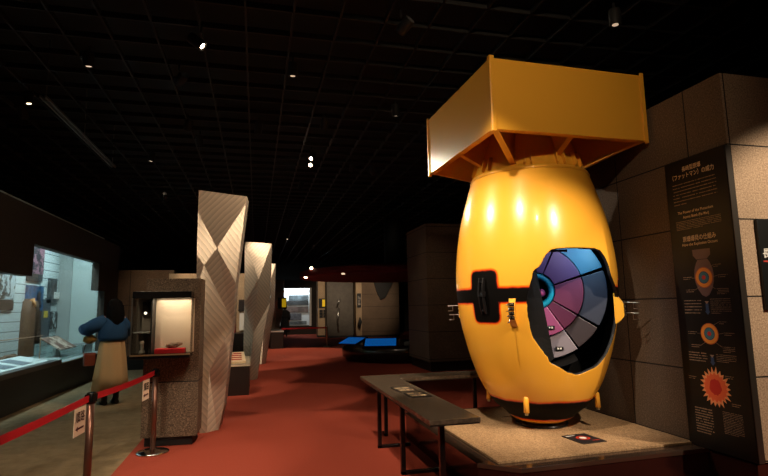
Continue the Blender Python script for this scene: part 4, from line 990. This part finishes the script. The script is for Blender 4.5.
spot(1.3, 4.4, 4.1, (-.45,7.0,2.3), 330, 40, 'spotlight aimed at the first fluted column, out of the picture', glow=20, blend=.8)
spot(2.2, 9.6, 4.1, (4.4,11.6,1.2), 45, 60, 'dim spotlight added to brighten the stone column', glow=.5, blend=1)  # added lamp, lifts the column out of black
spot(-.9, 8.3, 4.1, (-.4,10.1,.5), 300, 30, 'spotlight added to brighten the low document case', glow=1, blend=.6)  # added lamp so the booklet and case top show bright
spot(.36, 5.55, 4.1, (.4,6.0,0), 330, 50, 'faint spotlight over the aisle right of the first column', glow=.6, blend=.12)
spot(-.01, 7.54, 4.1, (-.4,8.6,0), 60, 60, 'faint spotlight beyond the first fluted column top', glow=.5)
spot(.89, 11.10, 4.1, (-.1,11.8,1.5), 160, 50, 'small bright spotlight left of the mid ceiling pair', glow=3)
spot(.87, 14.62, 4.1, (.3,15.2,1.3), 160, 60, 'low distant spotlight above the far columns', glow=8)
spot(.92, 7.18, 4.1, (.6,9.2,0), 210, 34, 'faint spotlight above the mid ceiling pair', glow=.8, blend=.15)
spot(1.81, 6.49, 4.1, (2.3,7.4,0), 90, 44, 'faint spotlight left of the bomb tail', glow=1.5)
spot(1.74, 9.44, 4.1, (1.6,12,0), 40, 60, 'faint spotlight right of the mid ceiling pair', glow=.5)
spot(-1.76, 5.75, 4.1, (-1.6,6.4,0), 60, 60, 'faint ceiling light at the upper left', glow=.8)
spot(-2.78, 6.99, 4.1, (-2.3,7.0,0), 50, 70, 'ceiling light near the left edge, upper of two', glow=3)
spot(-3.04, 7.52, 4.1, (-2.6,9.4,0), 0, 70, 'ceiling light near the left edge, lower of two', glow=.8)
spot(-1.81, 9.40, 4.1, (-2.25,9.5,.8), 0, 50, 'faint ceiling light above the left showcase end', glow=.8)
spot(-1.0, 7.6, 4.1, (-2.3,9.5,.8), 260, 30, 'spotlight added to brighten the person at the showcase', glow=.8, blend=.8)  # added lamp, brightens the skirt and blue top
spot(-2.10, 12.63, 4.1, (-2.4,15.1,1.9), 110, 50, 'bright small spotlight in front of the stone back wall', glow=20, blend=.9)
spot(-.9, 6.0, 4.1, (-3.7,9.4,2.4), 60, 50, 'dim spotlight added to wash the dark wall over the showcase', glow=.5, blend=1)  # added lamp, gives the left wall a little light
spot(3.23, 3.86, 4.1, (3.2,3.9,0), 0, 60, 'faint spotlight above the bomb tail', glow=.5)
spot(-1.9, 3.0, 4.1, (-1.4,5.7,.2), 260, 46, 'spotlight above the barrier, out of the picture', glow=20, blend=.3)
spot(.5, 1.2, 4.1, (.4,4.1,0), 500, 50, 'spotlight over the near carpet, out of the picture', glow=20, blend=.12)
spot(1.1, 19.5, 4.1, (1.1,18.3,0), 500, 60, 'distant spotlight over the end of the aisle', glow=1, blend=.2)
spot(2.4, 22.3, 4.1, (3.4,27.4,1.4), 520, 50, 'distant spotlight facing the beige pier', glow=1, blend=1)
spot(5.3, 20.4, 4.1, (5.3,27,1.4), 700, 44, 'distant spotlight facing the narrow pale pier', glow=1, blend=1)
spot(-1.0, 11.9, 4.1, (-.6,14.3,1.7), 360, 60, 'spotlight facing the beige screen between columns', glow=1)
b = bm_()       # double track rail at the left
for dx in (0,.06): box(b, -2.64+dx, -2.62+dx, 6.9, 10.2, 4.14, 4.17)
for yy in (7.0, 8.5, 10.1): box(b, -2.64, -2.56, yy, yy+.01, 4.13, 4.14); box(b, -2.605, -2.595, yy, yy+.01, 4.135, 4.95)
tag(obj('light_track', b, mat('track_grey', (120,110,100), .4, .5)), 'thin twin light track under the ceiling at the left', 'light track')
def area(name, loc, rot, sx, sy, watt, col, parent=None):
    L_ = bpy.data.lights.new(name, 'AREA'); L_.shape = 'RECTANGLE'; L_.size = sx; L_.size_y = sy; L_.energy = watt; L_.color = col
    o = bpy.data.objects.new(name, L_); COL.objects.link(o); o.location = loc; o.rotation_euler = rot; return o
area('case_tube', (-4.0,10,3.23), (0,0,0), .2, 7.4, 200, (.78,.95,1.0))
area('end_case_tube', (2.2,30.6,2.58), (radians(30),0,0), 1.6, .1, 30, (.85,.95,1.0))
L_ = bpy.data.lights.new('small_case_lamp', 'AREA'); L_.size = .35; L_.energy = 2.7; L_.color = (1,.84,.66); o = bpy.data.objects.new('small_case_lamp', L_); COL.objects.link(o); o.location = (-.9,6.16,1.625)

# strip lamps added to brighten the lens blocks, hidden under the cutaway's upper lip
for rel, z, col, e_, tg in ((44, 2.01, (.40,.78,1.0), 2.4, .2), (16, 1.98, (.75,.75,1.0), 1.3, .0)):
    p0 = BP(rel, z, -.075); a = PHI0+radians(rel); f = Vector((cos(a), sin(a), 0)); sd = Vector((-sin(a), cos(a), 0))
    b = bm_(); obox(b, p0, sd, f, eU, .22, .03, .02, bevel=.003); obj('cavity_fill_lamp', b, M_black, bomb)
    L_ = bpy.data.lights.new('cavity_fill_light', 'AREA'); L_.shape = 'RECTANGLE'; L_.size = .2; L_.size_y = .03; L_.energy = e_; L_.color = col
    o = bpy.data.objects.new('cavity_fill_light', L_); COL.objects.link(o); q = ((O+eR*.25+eU*.1)-p0).to_track_quat('-Z', 'X').to_matrix().to_4x4(); q.translation = p0-Vector((0,0,.013)); o.matrix_world = q
w = bpy.data.worlds.new('dim_hall'); S.world = w; w.use_nodes = True; w.node_tree.nodes['Background'].inputs[0].default_value = (.6,.5,.42,1); w.node_tree.nodes['Background'].inputs[1].default_value = .02
